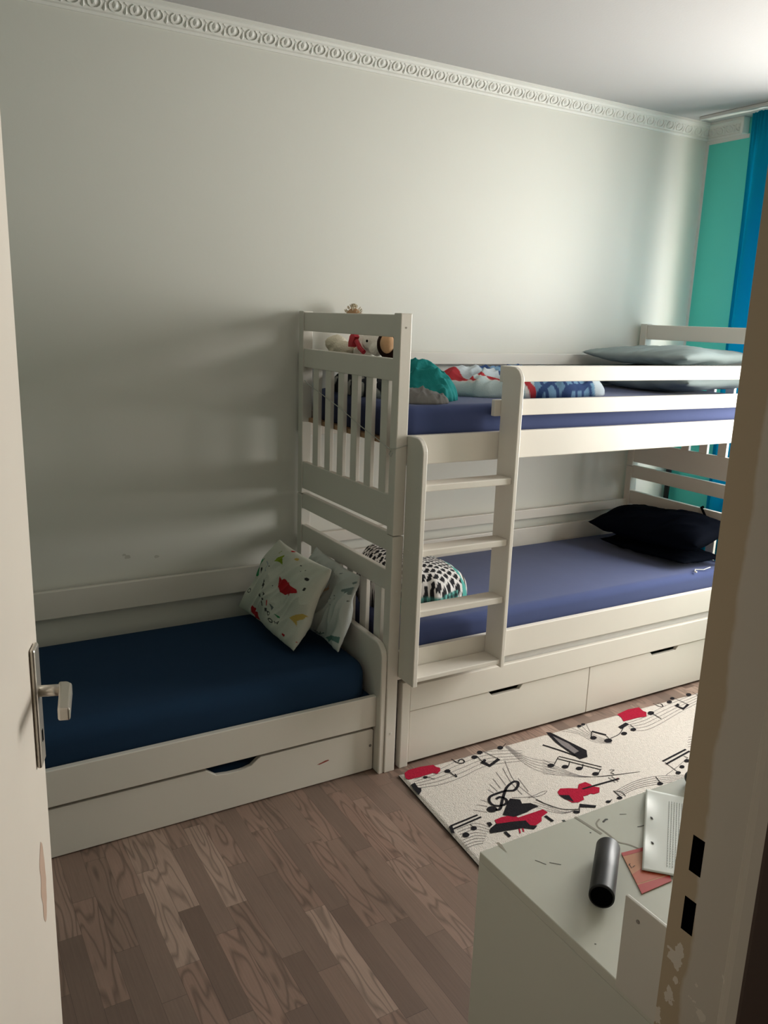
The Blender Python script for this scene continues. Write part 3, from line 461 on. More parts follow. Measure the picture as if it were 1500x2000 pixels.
bm = bmesh.new()   # lever: squared bar that turns back along the door
c = [(sc-0.010, 0.036), (sc-0.010, 0.050), (sc-0.001, 0.058), (sc+0.090, 0.067), (sc+0.090, 0.049), (sc+0.011, 0.040)]
va = [bm.verts.new(dpt(s, h, zc+0.011)) for s, h in c]; vb = [bm.verts.new(dpt(s, h, zc-0.010-0.05*max(0, s-sc)*0)) for s, h in c]
fa = [bm.faces.new(va[::-1]), bm.faces.new(vb)] + [bm.faces.new((va[i], va[(i+1) % 6], vb[(i+1) % 6], vb[i])) for i in range(6)]
bmesh.ops.recalc_face_normals(bm, faces=bm.faces); bmesh.ops.bevel(bm, geom=list(bm.edges), offset=0.0035, segments=3, affect='EDGES', profile=0.5)
obj('lever', bm, M['metal'], hl, smooth=False)
bm = bmesh.new(); dbox(bm, 0.045, 0.053, 0.0086, 0.0091, 0.985, 1.005, 0.0); obj('keyhole', bm, M['black'], leaf)
# worn patch on the door edge
bm = bmesh.new(); pp = []
for i in range(15):
    z_ = 0.67+0.15*i/14; wdt = 0.018*math.sin(math.pi*i/14)**0.4 + 0.006*nz((z_*40, 0, 3)); pp.append((0.080-wdt-0.002, z_))
for i in range(14, -1, -1):
    z_ = 0.67+0.15*i/14; wdt = 0.018*math.sin(math.pi*i/14)**0.4 + 0.006*nz((z_*40, 5, 3)); pp.append((0.080+wdt+0.002, z_))
bm.faces.new([bm.verts.new(dpt(s, 0.0004, z)) for s, z in pp][::-1])
obj('worn_patch', bm, mat('bare_primer_patch', (0.52, 0.36, 0.27), 0.6), leaf)

# added warm fill light on the unseen hall ceiling behind the camera
hl = thing('hall_fill_light', 'added round fill light on the unseen hallway ceiling behind the doorway', 'lamp', (-0.9, -3.7, ZC-0.001))
bm = bmesh.new(); bmesh.ops.create_cone(bm, cap_ends=True, segments=32, radius1=0.11, radius2=0.13, depth=0.05, matrix=Matrix.Translation((-0.9, -3.7, ZC-0.026)))
lm = mat('fill_light_glow', (0.9, 0.88, 0.82), 0.4); lm.node_tree.nodes['Principled BSDF'].inputs['Emission Color'].default_value = (1, 0.80, 0.62, 1); lm.node_tree.nodes['Principled BSDF'].inputs['Emission Strength'].default_value = 7.0
obj('fill_light_body', bm, lm, hl)

# ================================================================ CURTAIN
cr = thing('curtain_rail', 'white ceiling curtain rail running along the window wall', 'curtain rail', (2.21, -1.2, ZC))
bm = bmesh.new(); box(bm, 2.185, 2.245, -2.5, -0.11, ZC-0.010, ZC-0.0005, 0.002); obj('rail_board', bm, M['plaster'], cr)
bm = bmesh.new(); box(bm, 2.178, 2.192, -2.5, -0.10, ZC-0.017, ZC-0.001, 0.002); obj('rail_track', bm, M['rail'], cr)
bm = bmesh.new(); NY, NZ = 150, 60; g = []
CY0, CY1 = -0.375, -0.80
for j in range(NZ+1):
    row = []; tz = j/NZ; z = 2.700-(2.700-0.06)*tz
    for i in range(NY+1):
        s = i/NY; amp = 0.030*(0.30+0.70*min(1, tz*5)) ; pleat = 0.008*math.sin(s*2*math.pi*24)*max(0, 1-tz*14)
        x = 2.225+amp*math.sin(s*2*math.pi*4.2+0.6+0.5*nz((s*3, tz*1.5, 0)))+pleat+0.008*nz((s*6, tz*3, 2))
        y = CY0+(CY1-CY0)*(s+0.015*math.sin(s*8*math.pi))+0.010*nz((tz*2.5, s*2, 7))-0.012*tz
        row.append(bm.verts.new((x, y, z)))
    g.append(row)
for j in range(NZ):
    for i in range(NY): bm.faces.new((g[j][i], g[j][i+1], g[j+1][i+1], g[j+1][i]))
o = obj('curtain', bm, M['curtain'], smooth=True, origin=(2.225, -0.6, 2.7))
tag(o, 'turquoise blue curtain hanging from ceiling rail by the window', 'curtain')
md = o.modifiers.new('thick', 'SOLIDIFY'); md.thickness = 0.0015

# ================================================================ BUNK BED
W = -0.832; P = 0.045; H = 1.692; HJ = 0.9256
bunk = thing('bunk_bed', 'white wooden bunk bed with ladder and slatted ends against the wall', 'bunk bed', (1.0, -0.43, 0))
pt = M['paint']
for X0 in (0.0, 2.0):
    for (ya, yb) in ((W, W+0.045), (-0.062, -0.020)):
        bm = bmesh.new(); box(bm, X0, X0+P, ya, yb, 0, HJ-0.0015, 0.003); q = obj('lower_post', bm, pt, bunk)
        if ya == W and X0 == 0:
            for zz in (0.16, 0.42, 0.72): obj('bolt_cap', tube(bmesh.new(), [(0.024, W-0.0015, zz), (0.024, W+0.001, zz)], 0.004, 10), M['plaster'], q)
        bm = bmesh.new(); box(bm, X0, X0+P, ya, yb, HJ+0.0015, H, 0.003); q = obj('upper_post', bm, pt, bunk)
        if ya == W and X0 == 0:
            b2 = bmesh.new(); tube(b2, [(0.022, W-0.001, 1.645), (0.022, W+0.001, 1.645)], 0.003, 10); obj('screw', b2, M['screw'], q)
Y0, Y1 = W+0.044, -0.061
def end_boards(X0, d):
    xa, xb = X0+d, X0+d+0.022
    for z0, z1 in ((1.612, 1.687), (1.465, 1.541), (0.950, 1.067), (0.862, 0.931), (0.714, 0.790), (0.370, 0.485)):
        bm = bmesh.new(); box(bm, xa, xb, Y0, Y1, z0, z1, 0.003); obj('end_rail', bm, pt, bunk)
    for z0, z1 in ((1.060, 1.470), (0.480, 0.718)):
        for k in range(6):
            y = -0.146-0.1107*k
            bm = bmesh.new(); box(bm, xa+0.004, xb-0.001, y-0.048, y, z0, z1, 0.002); obj('slat', bm, pt, bunk)
end_boards(0.0, 0.006); end_boards(2.0, 0.006)
# side rails (front, back) of both tiers
for z0, z1 in ((1.177, 1.281), (0.370, 0.482)):
    bm = bmesh.new(); box(bm, P-0.001, 2.001, W+0.001, W+0.024, z0, z1, 0.003); obj('side_rail', bm, pt, bunk)
    bm = bmesh.new(); box(bm, P-0.001, 2.001, -0.048, -0.026, z0, z1, 0.003); obj('side_rail', bm, pt, bunk)
for z0, z1 in ((1.476, 1.530), (0.688, 0.738), (0.50, 0.640)):
    bm = bmesh.new(); box(bm, P-0.001, 2.001, -0.046, -0.026, z0, z1, 0.003); obj('back_rail', bm, pt, bunk)
for z0, z1, xg in ((1.462, 1.521, 0.445), (1.338, 1.398, 0.415)):
    bm = bmesh.new(); box(bm, xg, 2.001, W+0.001, W+0.022, z0, z1, 0.003); obj('guard_rail', bm, pt, bunk)
for z0 in (1.235, 0.43):
    bm = bmesh.new(); box(bm, 0.03, 1.998, W+0.026, -0.050, z0, z0+0.018, 0.001); obj('bed_base', bm, M['plank'], bunk)
# ladder
LY0, LY1 = W-0.104, W-0.0005
def stringer(x0, x1, ztop):
    bm = bmesh.new(); r = 0.05
    poly = [(LY1, 0.385), (LY1, ztop)] + arc(LY0+r, ztop-r, r, 90, 180, 8) + [(LY0, 0.385)]
    prism(bm, poly, 0, x0, x1, 0.003); return bm
lad = obj('ladder_side', stringer(0.0435, 0.063, 1.283), pt, bunk)
lad2 = obj('ladder_side', stringer(0.441, 0.459, 1.521), pt, bunk)
for zt in (1.124, 0.892, 0.668):
    bm = bmesh.new(); box(bm, 0.062, 0.442, W-0.092, W-0.018, zt-0.025, zt, 0.004); obj('ladder_rung', bm, pt, bunk)
bm = bmesh.new(); box(bm, 0.062, 0.442, W-0.098, W-0.004, 0.398, 0.416, 0.003); obj('ladder_rung', bm, pt, bunk)
for zt in (1.11, 0.88, 0.655, 0.41):
    for yy in (W-0.035, W-0.07): obj('bolt_cap', tube(bmesh.new(), [(0.0426, yy, zt), (0.0445, yy, zt)], 0.003, 8), pt, lad)

# mattresses
def mattress(name, label, x0, x1, y0, y1, z0, z1, material, r=0.035, group=None, rc=0.05):
    bm = mattress_bm(x0, x1, y0, y1, z0, z1, r, rc)
    o = obj(name, bm, material, smooth=True, origin=((x0+x1)/2, (y0+y1)/2, z0)); tag(o, label, 'mattress', group); return o
mattress('mattress', 'upper bunk mattress in a fitted navy blue sheet', 0.050, 1.99, W+0.030, -0.058, 1.254, 1.380, M['sheet'])
mattress('mattress', 'lower bunk mattress in a fitted blue sheet above the drawers', 0.050, 1.99, W+0.030, -0.052, 0.449, 0.560, M['sheet'])

# ================================================================ PULL-OUT UNIT WITH DRAWERS UNDER THE BUNK
tr = thing('trundle_bed', 'white low pull-out bed with two drawers under the bunk bed', 'trundle bed', (1.0, -0.5, 0))
for x0 in (0.068, 1.945):
    for ya, yb in ((W+0.001, W+0.034), (-0.12, -0.08)):
        bm = bmesh.new(); box(bm, x0, x0+0.037, ya, yb, 0, 0.352, 0.003); obj('leg', bm, pt, tr)
bm = bmesh.new(); box(bm, 0.104, 1.946, W+0.001, W+0.023, 0.230, 0.334, 0.003); obj('side_rail', bm, pt, tr)
bm = bmesh.new(); box(bm, 0.104, 1.946, -0.11, -0.09, 0.230, 0.334, 0.003); obj('side_rail', bm, pt, tr)
for x0 in (0.075, 1.955):
    bm = bmesh.new(); box(bm, x0, x0+0.018, W+0.030, -0.118, 0.230, 0.334, 0.002); obj('end_rail', bm, pt, tr)
def drawer(x0, x1, s0, s1):
    bm = bmesh.new(); zt = 0.226; d = 0.017
    poly = [(x0, 0.012), (x1, 0.012), (x1, zt), (s1, zt), (s1-0.018, zt-d-0.004), (s0+0.018, zt-d-0.004), (s0, zt), (x0, zt)]
    prism(bm, poly, 1, W+0.026, W+0.008, 0.002)
    f = obj('drawer_front', bm, pt, tr)
    bm = bmesh.new(); box(bm, x0+0.01, x1-0.01, W+0.027, -0.20, 0.015, 0.025); box(bm, x0+0.01, x0+0.02, W+0.027, -0.20, 0.025, 0.20)
    box(bm, x1-0.02, x1-0.01, W+0.027, -0.20, 0.025, 0.20); box(bm, x0+0.02, x1-0.02, -0.21, -0.20, 0.025, 0.20)
    obj('drawer_box', bm, M['paint2'], f)
drawer(0.110, 1.033, 0.485, 0.66); drawer(1.037, 1.940, 1.41, 1.60)
mattress('mattress', 'thin white covered mattress in the low pull-out bed under the bunk', 0.115, 1.935, W+0.0245, -0.115, 0.255, 0.367, M['sheet_white'], 0.012, rc=0.03)

# ================================================================ DAYBED ON THE LEFT
db = thing('daybed', 'white low single bed with drawer left of the bunk bed', 'bed', (-1.0, -0.43, 0))
def endpanel(x0, x1):
    bm = bmesh.new(); r = 0.055
    poly = [(-0.045, 0), (-0.045, 0.528), (-0.50, 0.528)] + arc(-0.828+r, 0.520-r, r, 90, 180, 8) + [(-0.828, 0)]
    prism(bm, poly, 0, x0, x1, 0.005); return bm
obj('end_panel', endpanel(-0.024, -0.0005), pt, db); obj('end_panel', endpanel(-2.005, -1.981), pt, db)
bm = bmesh.new(); box(bm, -1.982, -0.0235, -0.800, -0.778, 0.185, 0.308, 0.003); r1 = obj('side_rail', bm, pt, db)
bm = bmesh.new(); box(bm, -1.982, -0.0235, -0.046, -0.026, 0.185, 0.308, 0.003); obj('side_rail', bm, pt, db)
bm = bmesh.new(); box(bm, -1.982, -0.0235, -0.044, -0.022, 0.512, 0.622, 0.003); obj('back_board', bm, pt, db)
bm = bmesh.new(); box(bm, -1.98, -0.026, -0.776, -0.048, 0.275, 0.292); obj('bed_base', bm, M['sheet_dark'], db)  # base takes the dark sheet colour to paint in the shade there
mattress('mattress', 'daybed mattress in a dark petrol blue sheet beside the door', -1.965, -0.030, -0.775, -0.050, 0.293, 0.428, M['sheet_dark'], 0.06, rc=0.10)
# drawer
bm = bmesh.new(); zt = 0.171; x0, x1 = -1.95, -0.028
cut = [(-0.480, zt), (-0.490, zt-0.004)] + [(-0.515, zt-0.024), (-0.540, zt-0.030), (-0.560, zt-0.032), (-0.600, zt-0.031)] + [(-0.640, zt-0.026), (-0.668, zt-0.005), (-0.675, zt)]
poly = [(x0, 0.004), (x1, 0.004), (x1, zt-0.006), (x1-0.006, zt)] + cut + [(x0, zt)]
prism(bm, poly, 1, -0.772, -0.790, 0.002)
f = obj('drawer_front', bm, M['paint'], db)
bm = bmesh.new(); box(bm, x0+0.02, x1-0.02, -0.771, -0.10, 0.010, 0.022); box(bm, x0+0.02, x0+0.03, -0.771, -0.1, 0.022, 0.14); box(bm, x1-0.03, x1-0.02, -0.771, -0.1, 0.022, 0.14); box(bm, x0+0.03, x1-0.03, -0.11, -0.10, 0.022, 0.14)
obj('drawer_box', bm, M['paint2'], f)
bm = bmesh.new(); tube(bm, [(-0.040, -0.7915, 0.105), (-0.040, -0.7895, 0.105)], 0.0055, 12); obj('screw', bm, M['screw'], f)
bm = bmesh.new()
bm.faces.new([bm.verts.new((x, -0.7904, z)) for x, z in ((-0.262, 0.083), (-0.250, 0.081), (-0.232, 0.084), (-0.212, 0.088), (-0.215, 0.092), (-0.228, 0.092), (-0.238, 0.089), (-0.250, 0.0865))])
obj('crayon_mark', bm, M['crayon'], f)
mattress('mattress', 'dark blue mattress lying inside the drawer under the daybed', -1.90, -0.07, -0.765, -0.12, 0.023, 0.148, M['sheet_dark'], 0.03)

# ================================================================ PILLOWS ON THE DAYBED
def quad_uv(corners):
    """maps points traced on the cushion (same frame as its four corners) to u, v"""
    TL, TR, BR, BL = [np.array(c, float) for c in corners]
    def f(p):
        u = v = 0.5; p = np.array(p, float)
        for _ in range(12):
            q = TL*(1-u)*(1-v)+TR*u*(1-v)+BR*u*v+BL*(1-u)*v
            du = (TR-TL)*(1-v)+(BR-BL)*v; dv = (BL-TL)*(1-u)+(BR-TR)*u
            s = np.linalg.solve(np.stack([du, dv], 1), p-q); u += s[0]; v += s[1]
        return (u, v)
    return f
def paint(UV, base, items, side=1):
    C = np.tile(np.array(base, float), (len(UV), 1)); U, V, S = UV[:, 0], UV[:, 1], UV[:, 2]; fr = S == side
    for kind, colr, wd, pts in items:
        if kind == 'p': m_ = pip(U, V, pts)
        else: m_ = seg_d(U, V, pts) < wd
        m_ &= fr; C[m_] = colr
    return C
RED = (0.42, 0.015, 0.02); GRN = (0.02, 0.22, 0.08); OLV = (0.22, 0.30, 0.02); BLK = (0.03, 0.03, 0.03); YEL = (0.55, 0.38, 0.10); TGR = (0.03, 0.20, 0.15)
q = quad_uv([(590, 60), (1130, 390), (700, 1255), (105, 790)])
I = []
def pg(c, *pts): I.append(('p', c, 0, [q(p) for p in pts]))
def ln(c, wd, *pts): I.append(('l', c, wd, [q(p) for p in pts]))
ln(GRN, .022, (470, 300), (455, 360), (430, 440)); ln(GRN, .034, (432, 450), (428, 462)); ln(GRN, .010, (505, 300), (460, 350)); ln(GRN, .010, (455, 290), (470, 320))
pg(BLK, (485, 400), (512, 405), (480, 470)); pg(OLV, (745, 265), (690, 300), (655, 345), (700, 348), (725, 378), (735, 330), (755, 285)); ln(OLV, .008, (715, 220), (695, 245))
pg(RED, (728, 515), (698, 600), (712, 675), (755, 708), (795, 695), (800, 725), (812, 695), (885, 685), (882, 650), (825, 605), (815, 570), (795, 575), (778, 540), (762, 548), (745, 555))
pg(RED, (335, 795), (292, 880), (320, 940), (372, 972), (380, 930), (402, 890), (382, 880), (380, 845), (352, 830))
pg(RED, (735, 1160), (800, 1140), (845, 1135), (790, 1200), (755, 1218)); ln(RED, .014, (668, 1115), (670, 1118)); ln(RED, .014, (790, 197), (800, 200))
pg(YEL, (765, 935), (810, 905), (865, 878), (880, 892), (845, 935), (805, 955), (790, 1012), (775, 960))
ln(BLK, .018, (962, 528), (974, 532)); ln(BLK, .011, (940, 650), (952, 632)); [ln(BLK, .007, p, (p[0]+1, p[1])) for p in ((925, 385), (920, 450), (968, 438), (290, 500), (640, 612), (600, 400))]
ln(YEL, .018, (868, 305), (874, 309)); ln((0.3, 0.35, 0.4), .007, (560, 340), (575, 380), (545, 420), (560, 450))
pg(BLK, (540, 535), (528, 575), (505, 610), (520, 615), (510, 655), (530, 640), (548, 600), (538, 580), (550, 560))
ln(BLK, .006, *[(318+20*math.cos(t), 642+24*math.sin(t)) for t in np.linspace(0, 6.3, 12)])
for s in [((478, 700), (490, 728), (500, 700)), ((525, 740), (530, 765)), ((545, 700), (535, 715)), ((500, 820), (508, 795), (515, 780)), ((540, 690), (548, 705))]: ln(BLK, .007, *s)
ln(RED, .010, (572, 775), (566, 820)); ln(BLK, .008, (525, 745), (535, 760))
pg((0.12, 0.14, 0.14), (600, 800), (632, 842), (605, 875)); ln(BLK, .007, (535, 885), (540, 855), (555, 860), (545, 872), (558, 890))
for cx_, cy_ in ((570, 908), (575, 982)): ln(BLK, .005, *[(cx_+14*math.cos(t), cy_+20*math.sin(t)) for t in np.linspace(0, 6.3, 12)])
ln(BLK, .005, (605, 985), (618, 1008), (628, 992), (640, 1010), (652, 985)); pg(GRN, (622, 898), (665, 930), (662, 948), (640, 942)); pg(YEL, (425, 575), (432, 575), (432, 590))
# leans against the wall side of the bunk headboard
A4 = [(-0.140, -0.155, 0.760), (-0.140, -0.635, 0.768), (-0.262, -0.578, 0.445), (-0.285, -0.060, 0.455)]
bm, UV = pillow_bm(A4, 0.10, n=170, seed=3, wr=0.009, pinch=0.05, pw=3.0)
o = obj('throw_pillow', bm, M['fabric'], smooth=True, origin=(-0.2, -0.3, 0.44)); set_colors(o, paint(UV, (0.60, 0.60, 0.52), I, -1))
RM['pillowA'] = o
tag(o, 'white pillow printed with red and green dinosaurs leaning frontmost on the daybed', 'pillow')
q = quad_uv([(870, 240), (1400, 425), (1195, 1285), (890, 1080)]); I = []
GG = (0.17, 0.22, 0.21)
for k in range(7): ln(GG, .016, (1370, 570), (1290+25*k, 620-20*(k == 6)+8*k))
ln(GG, .012, (1360, 520), (1420, 470)); ln((0.5, 0.33, 0.22), .016, (1150, 640), (1100, 680), (1100, 740)); ln((0.5, 0.33, 0.22), .008, (1150, 575), (1140, 640)); ln((0.5, 0.36, 0.25), .006, (1085, 740), (1090, 830))
for p in ((1180, 715), (1200, 730), (1235, 725), (1185, 770), (1215, 790), (1225, 690)): ln(GG, .007, p, (p[0]+3, p[1]+2))
ln(BLK, .005, (1325, 720), (1345, 760), (1370, 800)); ln(BLK, .005, (1375, 760), (1335, 800)); pg((0.12, 0.25, 0.22), (980, 975), (1040, 970), (1065, 1000), (1055, 1055), (1030, 1030), (1010, 1060), (1000, 1010))
for k in range(5): ln(GG, .006, (1310, 1000), (1285+18*k, 960+6*abs(k-2)))
pg((0.10, 0.20, 0.18), (1120, 1180), (1180, 1120), (1270, 1120), (1285, 1170), (1230, 1200), (1180, 1170), (1150, 1210)); [ln((0.10, 0.16, 0.15), .006, (1080, 1170), (1050+15*k, 1135)) for k in range(5)]
ln((0.06, 0.10, 0.10), .008, (915, 1130), (950, 1135)); ln(BLK, .006, (1210, 480), (1220, 500)); ln(GG, .006, (1265, 440), (1280, 430))
B4 = [(-0.052, -0.330, 0.765), (-0.050, -0.690, 0.748), (-0.125, -0.675, 0.452), (-0.125, -0.300, 0.452)]
bm, UV = pillow_bm(B4, 0.062, n=140, seed=11, wr=0.010, pinch=0.06, pw=3.2)
o = obj('throw_pillow', bm, M['fabric'], smooth=True, origin=(-0.1, -0.5, 0.44)); set_colors(o, paint(UV, (0.52, 0.55, 0.52), I, -1))
tag(o, 'white pillow with pale green palm and giraffe print, behind the dinosaur pillow', 'pillow')

# ================================================================ LOWER BUNK: patterned pillow, plaid blanket, dark pillows
bm, L = heap_bm(0.312, -0.490, 0.5605, 0.238, 0.235, math.radians(-6), 0.172, n=260, seed=4, fold=0.10, fdir=0.3, fscale=5, crease=0.004, pk=5, flat=0.42, slope=0.38)
WH = (0.66, 0.64, 0.62); U, V = L[:, 0]*0.5+0.5, L[:, 1]*0.5+0.5
C = np.tile(np.array(WH), (len(L), 1))
pat = np.array([[1, 1, 0, 0], [1, 1, 1, 0], [0, 1, 1, 0], [1, 0, 0, 0]])
i4 = np.floor(U*66).astype(int) % 4; j4 = np.floor(V*72).astype(int) % 4
C[(pat[i4, j4] == 1) & (U < 0.80)] = (0.012, 0.012, 0.014)
for a, b, cc in ((.80, .87, (0.08, 0.34, 0.30)), (.87, .905, WH), (.905, .935, (0.06, 0.06, 0.05)), (.935, .955, WH), (.955, .965, (.05, .05, .05))): C[(U >= a) & (U < b)] = cc
lowp = (V < 0.22+0.05*np.sin(U*9)) & (U < 0.74) & (L[:, 4] < 0.625); gx, gy = np.floor(L[:, 2]*75) % 2, np.floor(L[:, 4]*75) % 2
C[lowp] = np.where(((gx+gy) == 2)[:, None], (0.01, 0.02, 0.02), np.where(((gx+gy) == 1)[:, None], (0.03, 0.11, 0.10), (0.12, 0.36, 0.32)))[lowp]
o = obj('pillow', bm, M['fabric'], smooth=True, origin=(0.29, -0.48, 0.5605)); set_colors(o, C)
tag(o, 'black and white chequered pillow with teal edge beside the ladder on the lower bunk', 'pillow')

bm, UV = pillow_bm([(1.93, -0.16, 0.598), (1.93, -0.79, 0.598), (1.66, -0.750, 0.598), (1.62, -0.24, 0.598)], 0.045, n=50, seed=8, wr=0.006)
o = obj('pillow', bm, M['navy'], smooth=True, origin=(1.8, -0.45, 0.56)); tag(o, 'flat black pillow underneath another black pillow on the lower bunk', 'pillow')
bm, UV = pillow_bm([(1.945, -0.14, 0.722), (1.945, -0.79, 0.752), (1.680, -0.790, 0.685), (1.575, -0.190, 0.680)], 0.115, n=60, seed=9, wr=0.009, pinch=0.01, pw=3.2)
o = obj('pillow', bm, M['navy'], smooth=True, origin=(1.8, -0.45, 0.64)); tag(o, 'plump black navy pillow on top at the far end of the lower bunk', 'pillow')
bm = bmesh.new(); tube(bm, [(2.035, -0.54, 0.75), (2.015, -0.54, 0.798), (1.998, -0.545, 0.797), (1.992, -0.575, 0.765), (1.985, -0.61, 0.73), (1.978, -0.63, 0.69)], 0.006, 8)
o = obj('strap', bm, M['black'], smooth=True, origin=(2.0, -0.6, 0.75)); tag(o, 'black strap hung over the far end rail of the lower bunk', 'strap')
bm = bmesh.new(); tube(bm, [(1.80, -0.79, 0.575), (1.76, -0.785, 0.566), (1.725, -0.765, 0.566), (1.70, -0.785, 0.566)], 0.0022, 6)
box(bm, 1.693, 1.701, -0.797, -0.785, 0.562, 0.569, 0.001)
o = obj('charging_cable', bm, M['plaster'], origin=(1.75, -0.78, 0.562)); tag(o, 'thin white charging cable poking out from under the black pillows', 'cable')

# ================================================================ UPPER BUNK
bm, UV = pillow_bm([(1.97, -0.07, 1.442), (1.97, -0.77, 1.442), (1.52, -0.765, 1.442), (1.52, -0.09, 1.442)], 0.092, n=60, seed=21, wr=0.006, pw=5)
o = obj('pillow', bm, M['greygreen'], smooth=True, origin=(1.75, -0.4, 1.38)); tag(o, 'grey green pillow lying flat beneath another at the far end of the upper bunk', 'pillow')
bm, UV = pillow_bm([(1.975, -0.07, 1.546), (1.975, -0.77, 1.546), (1.545, -0.72, 1.541), (1.545, -0.07, 1.541)], 0.066, n=60, seed=24, wr=0.008, pw=4.5)
o = obj('pillow', bm, M['greygreen'], smooth=True, origin=(1.75, -0.4, 1.47)); tag(o, 'grey green pillow stacked on top at the far end of the upper bunk', 'pillow')

# duvet, towel, dark clothes
bm, L = heap_bm(0.84, -0.43, 1.3805, 0.43, 0.235, math.radians(-3), 0.108, n=150, seed=14, fold=0.42, fdir=0.6, fscale=6.5, crease=0.010, pk=3.5, flat=0.45)
o = obj('duvet', bm, M['fabric'], smooth=True, origin=(0.72, -0.43, 1.3805))
X, Y = L[:, 2], L[:, 3]; Cn = np.tile(np.array((0.46, 0.55, 0.56)), (len(L), 1))
a = X*0.9+0.0; t1 = Y+0.36+(X-0.45)*0.95
nn = np.array([nz((x*9, y*9, 3)) for x, y in zip(X, Y)])
Cn[(t1+0.03*nn > 0.03)] = (0.50, 0.56, 0.60)
Cn[(np.abs(t1+0.03*nn) < np.where(X < 0.55, 0.085, 0.016))] = (0.42, 0.03, 0.04)
Cn[(np.abs(t1+0.03*nn+np.where(X < 0.55, 0.092, 0.024)) < 0.008)] = (0.62, 0.60, 0.58)
pl = (X > 0.70) & (X < 1.10); gx = (np.floor((X+Y*0.3)*55) % 3 == 0); gy = (np.floor((Y-X*0.3)*60) % 3 == 0)
Cn[pl & (t1 > 0.08)] = (0.16, 0.30, 0.44); Cn[pl & gx & (t1 > 0.08)] = (0.03, 0.07, 0.18); Cn[pl & gy & (t1 > 0.08)] = (0.02, 0.05, 0.14)
Cn[(X > 0.76) & (X < 1.08) & (gx | gy)] = (0.02, 0.05, 0.15)
m_ = (X > 0.76) & (X < 1.08) & ~(gx | gy); Cn[m_] = (0.14, 0.26, 0.40)
dk = (X < 0.50) & (Y > -0.34) & ((np.floor(X*90)+np.floor(Y*70)) % 3 == 0); Cn[dk] = (0.03, 0.04, 0.10)
set_colors(o, Cn); tag(o, 'crumpled light blue duvet with red band and blue plaid on the upper bunk', 'duvet')
bm, L = heap_bm(0.275, -0.50, 1.3805, 0.125, 0.19, math.radians(14), 0.125, n=130, seed=31, fold=0.45, fdir=-0.7, fscale=11, crease=0.016, pk=2.4, flat=0.55)
o = obj('towel', bm, mat('teal_towel', (0.015, 0.24, 0.235), 0.85, bump=0.3, bscale=120, spec=0.2), smooth=True, origin=(0.195, -0.5, 1.3805)); tag(o, 'crumpled teal towel in a heap near the headboard of the upper bunk', 'towel')
bm, L = heap_bm(0.175, -0.715, 1.3805, 0.105, 0.055, math.radians(-10), 0.050, n=80, seed=37, fold=0.5, fdir=0.9, fscale=14, crease=0.008, pk=2.5, flat=0.6)
o = obj('t_shirt', bm, mat('grey_jersey', (0.17, 0.165, 0.16), 0.9, bump=0.2, bscale=80, spec=0.2, vary=0.1), smooth=True, origin=(0.155, -0.68, 1.3805)); tag(o, 'small heap of grey clothing at the front corner of the upper bunk', 'clothing')
bm, L = heap_bm(0.135, -0.33, 1.3805, 0.080, 0.24, 0, 0.072, n=90, seed=41, fold=0.35, fdir=1.4, fscale=9, crease=0.006)
o = obj('blanket', bm, M['fabric'], smooth=True, origin=(0.13, -0.3, 1.3805))
nn = np.array([nz((x*26, y*26, z*26)) for x, y, z in L[:, 2:5]]); C = np.where((nn > 0.12)[:, None], (0.40, 0.40, 0.38), (0.015, 0.018, 0.025)); set_colors(o, C)
tag(o, 'black and grey patterned blanket behind the slats of the upper bunk', 'blanket')

# soft toys on that blanket, seen through the headboard gap
def plush(name, label, blobs, m_, loc, vox=0.007, fur=0.004):
    t_ = thing(name, label, 'soft toy', loc)
    bm = bmesh.new()
    for c, r in blobs: ellipsoid(bm, c, r)
    b = obj('body', bm, m_, t_, smooth=True)
    rm = b.modifiers.new('merge', 'REMESH'); rm.mode = 'VOXEL'; rm.voxel_size = vox; rm.use_smooth_shade = True
    if fur:
        tx = bpy.data.textures.new('fur', 'CLOUDS'); tx.noise_scale = 0.012
        dm = b.modifiers.new('fur', 'DISPLACE'); dm.texture = tx; dm.strength = fur; dm.mid_level = 0.5
    return t_
cream = mat('cream_plush', (0.62, 0.57, 0.45), 0.95, bump=1.0, bscale=160, spec=0.1)
white = mat('ivory_plush', (0.66, 0.62, 0.55), 0.95, bump=0.6, bscale=160, spec=0.1)
t_ = plush('teddy_bear', 'cream fluffy teddy bear lying behind the headboard gap', [((0.13, -0.17, 1.51), (0.06, 0.085, 0.055)), ((0.12, -0.13, 1.565), (0.045, 0.055, 0.035)), ((0.11, -0.215, 1.545), (0.04, 0.05, 0.035)), ((0.15, -0.09, 1.50), (0.035, 0.03, 0.04)), ((0.09, -0.25, 1.50), (0.028, 0.05, 0.03)), ((0.14, -0.10, 1.590), (0.014, 0.014, 0.014))], cream, (0.12, -0.17, 1.45), fur=0.006)
t_ = plush('plush_dog', 'ivory plush dog with a red ribbon behind the headboard gap', [((0.16, -0.33, 1.535), (0.05, 0.085, 0.05)), ((0.13, -0.425, 1.585), (0.042, 0.060, 0.040)), ((0.12, -0.470, 1.560), (0.028, 0.040, 0.028)), ((0.17, -0.26, 1.58), (0.03, 0.055, 0.028)), ((0.12, -0.40, 1.505), (0.025, 0.035, 0.05)), ((0.16, -0.44, 1.615), (0.03, 0.02, 0.018))], white, (0.14, -0.38, 1.46), fur=0.002)
bm = bmesh.new(); ellipsoid(bm, (0.0835, -0.455, 1.588), (0.004, 0.005, 0.005)); obj('eye', bm, M['black'], t_)
bm = bmesh.new()
vs = [(0.083, -0.315, 1.602), (0.080, -0.345, 1.617), (0.080, -0.365, 1.600), (0.082, -0.340, 1.575), (0.083, -0.335, 1.560), (0.083, -0.305, 1.560), (0.083, -0.305, 1.578)]
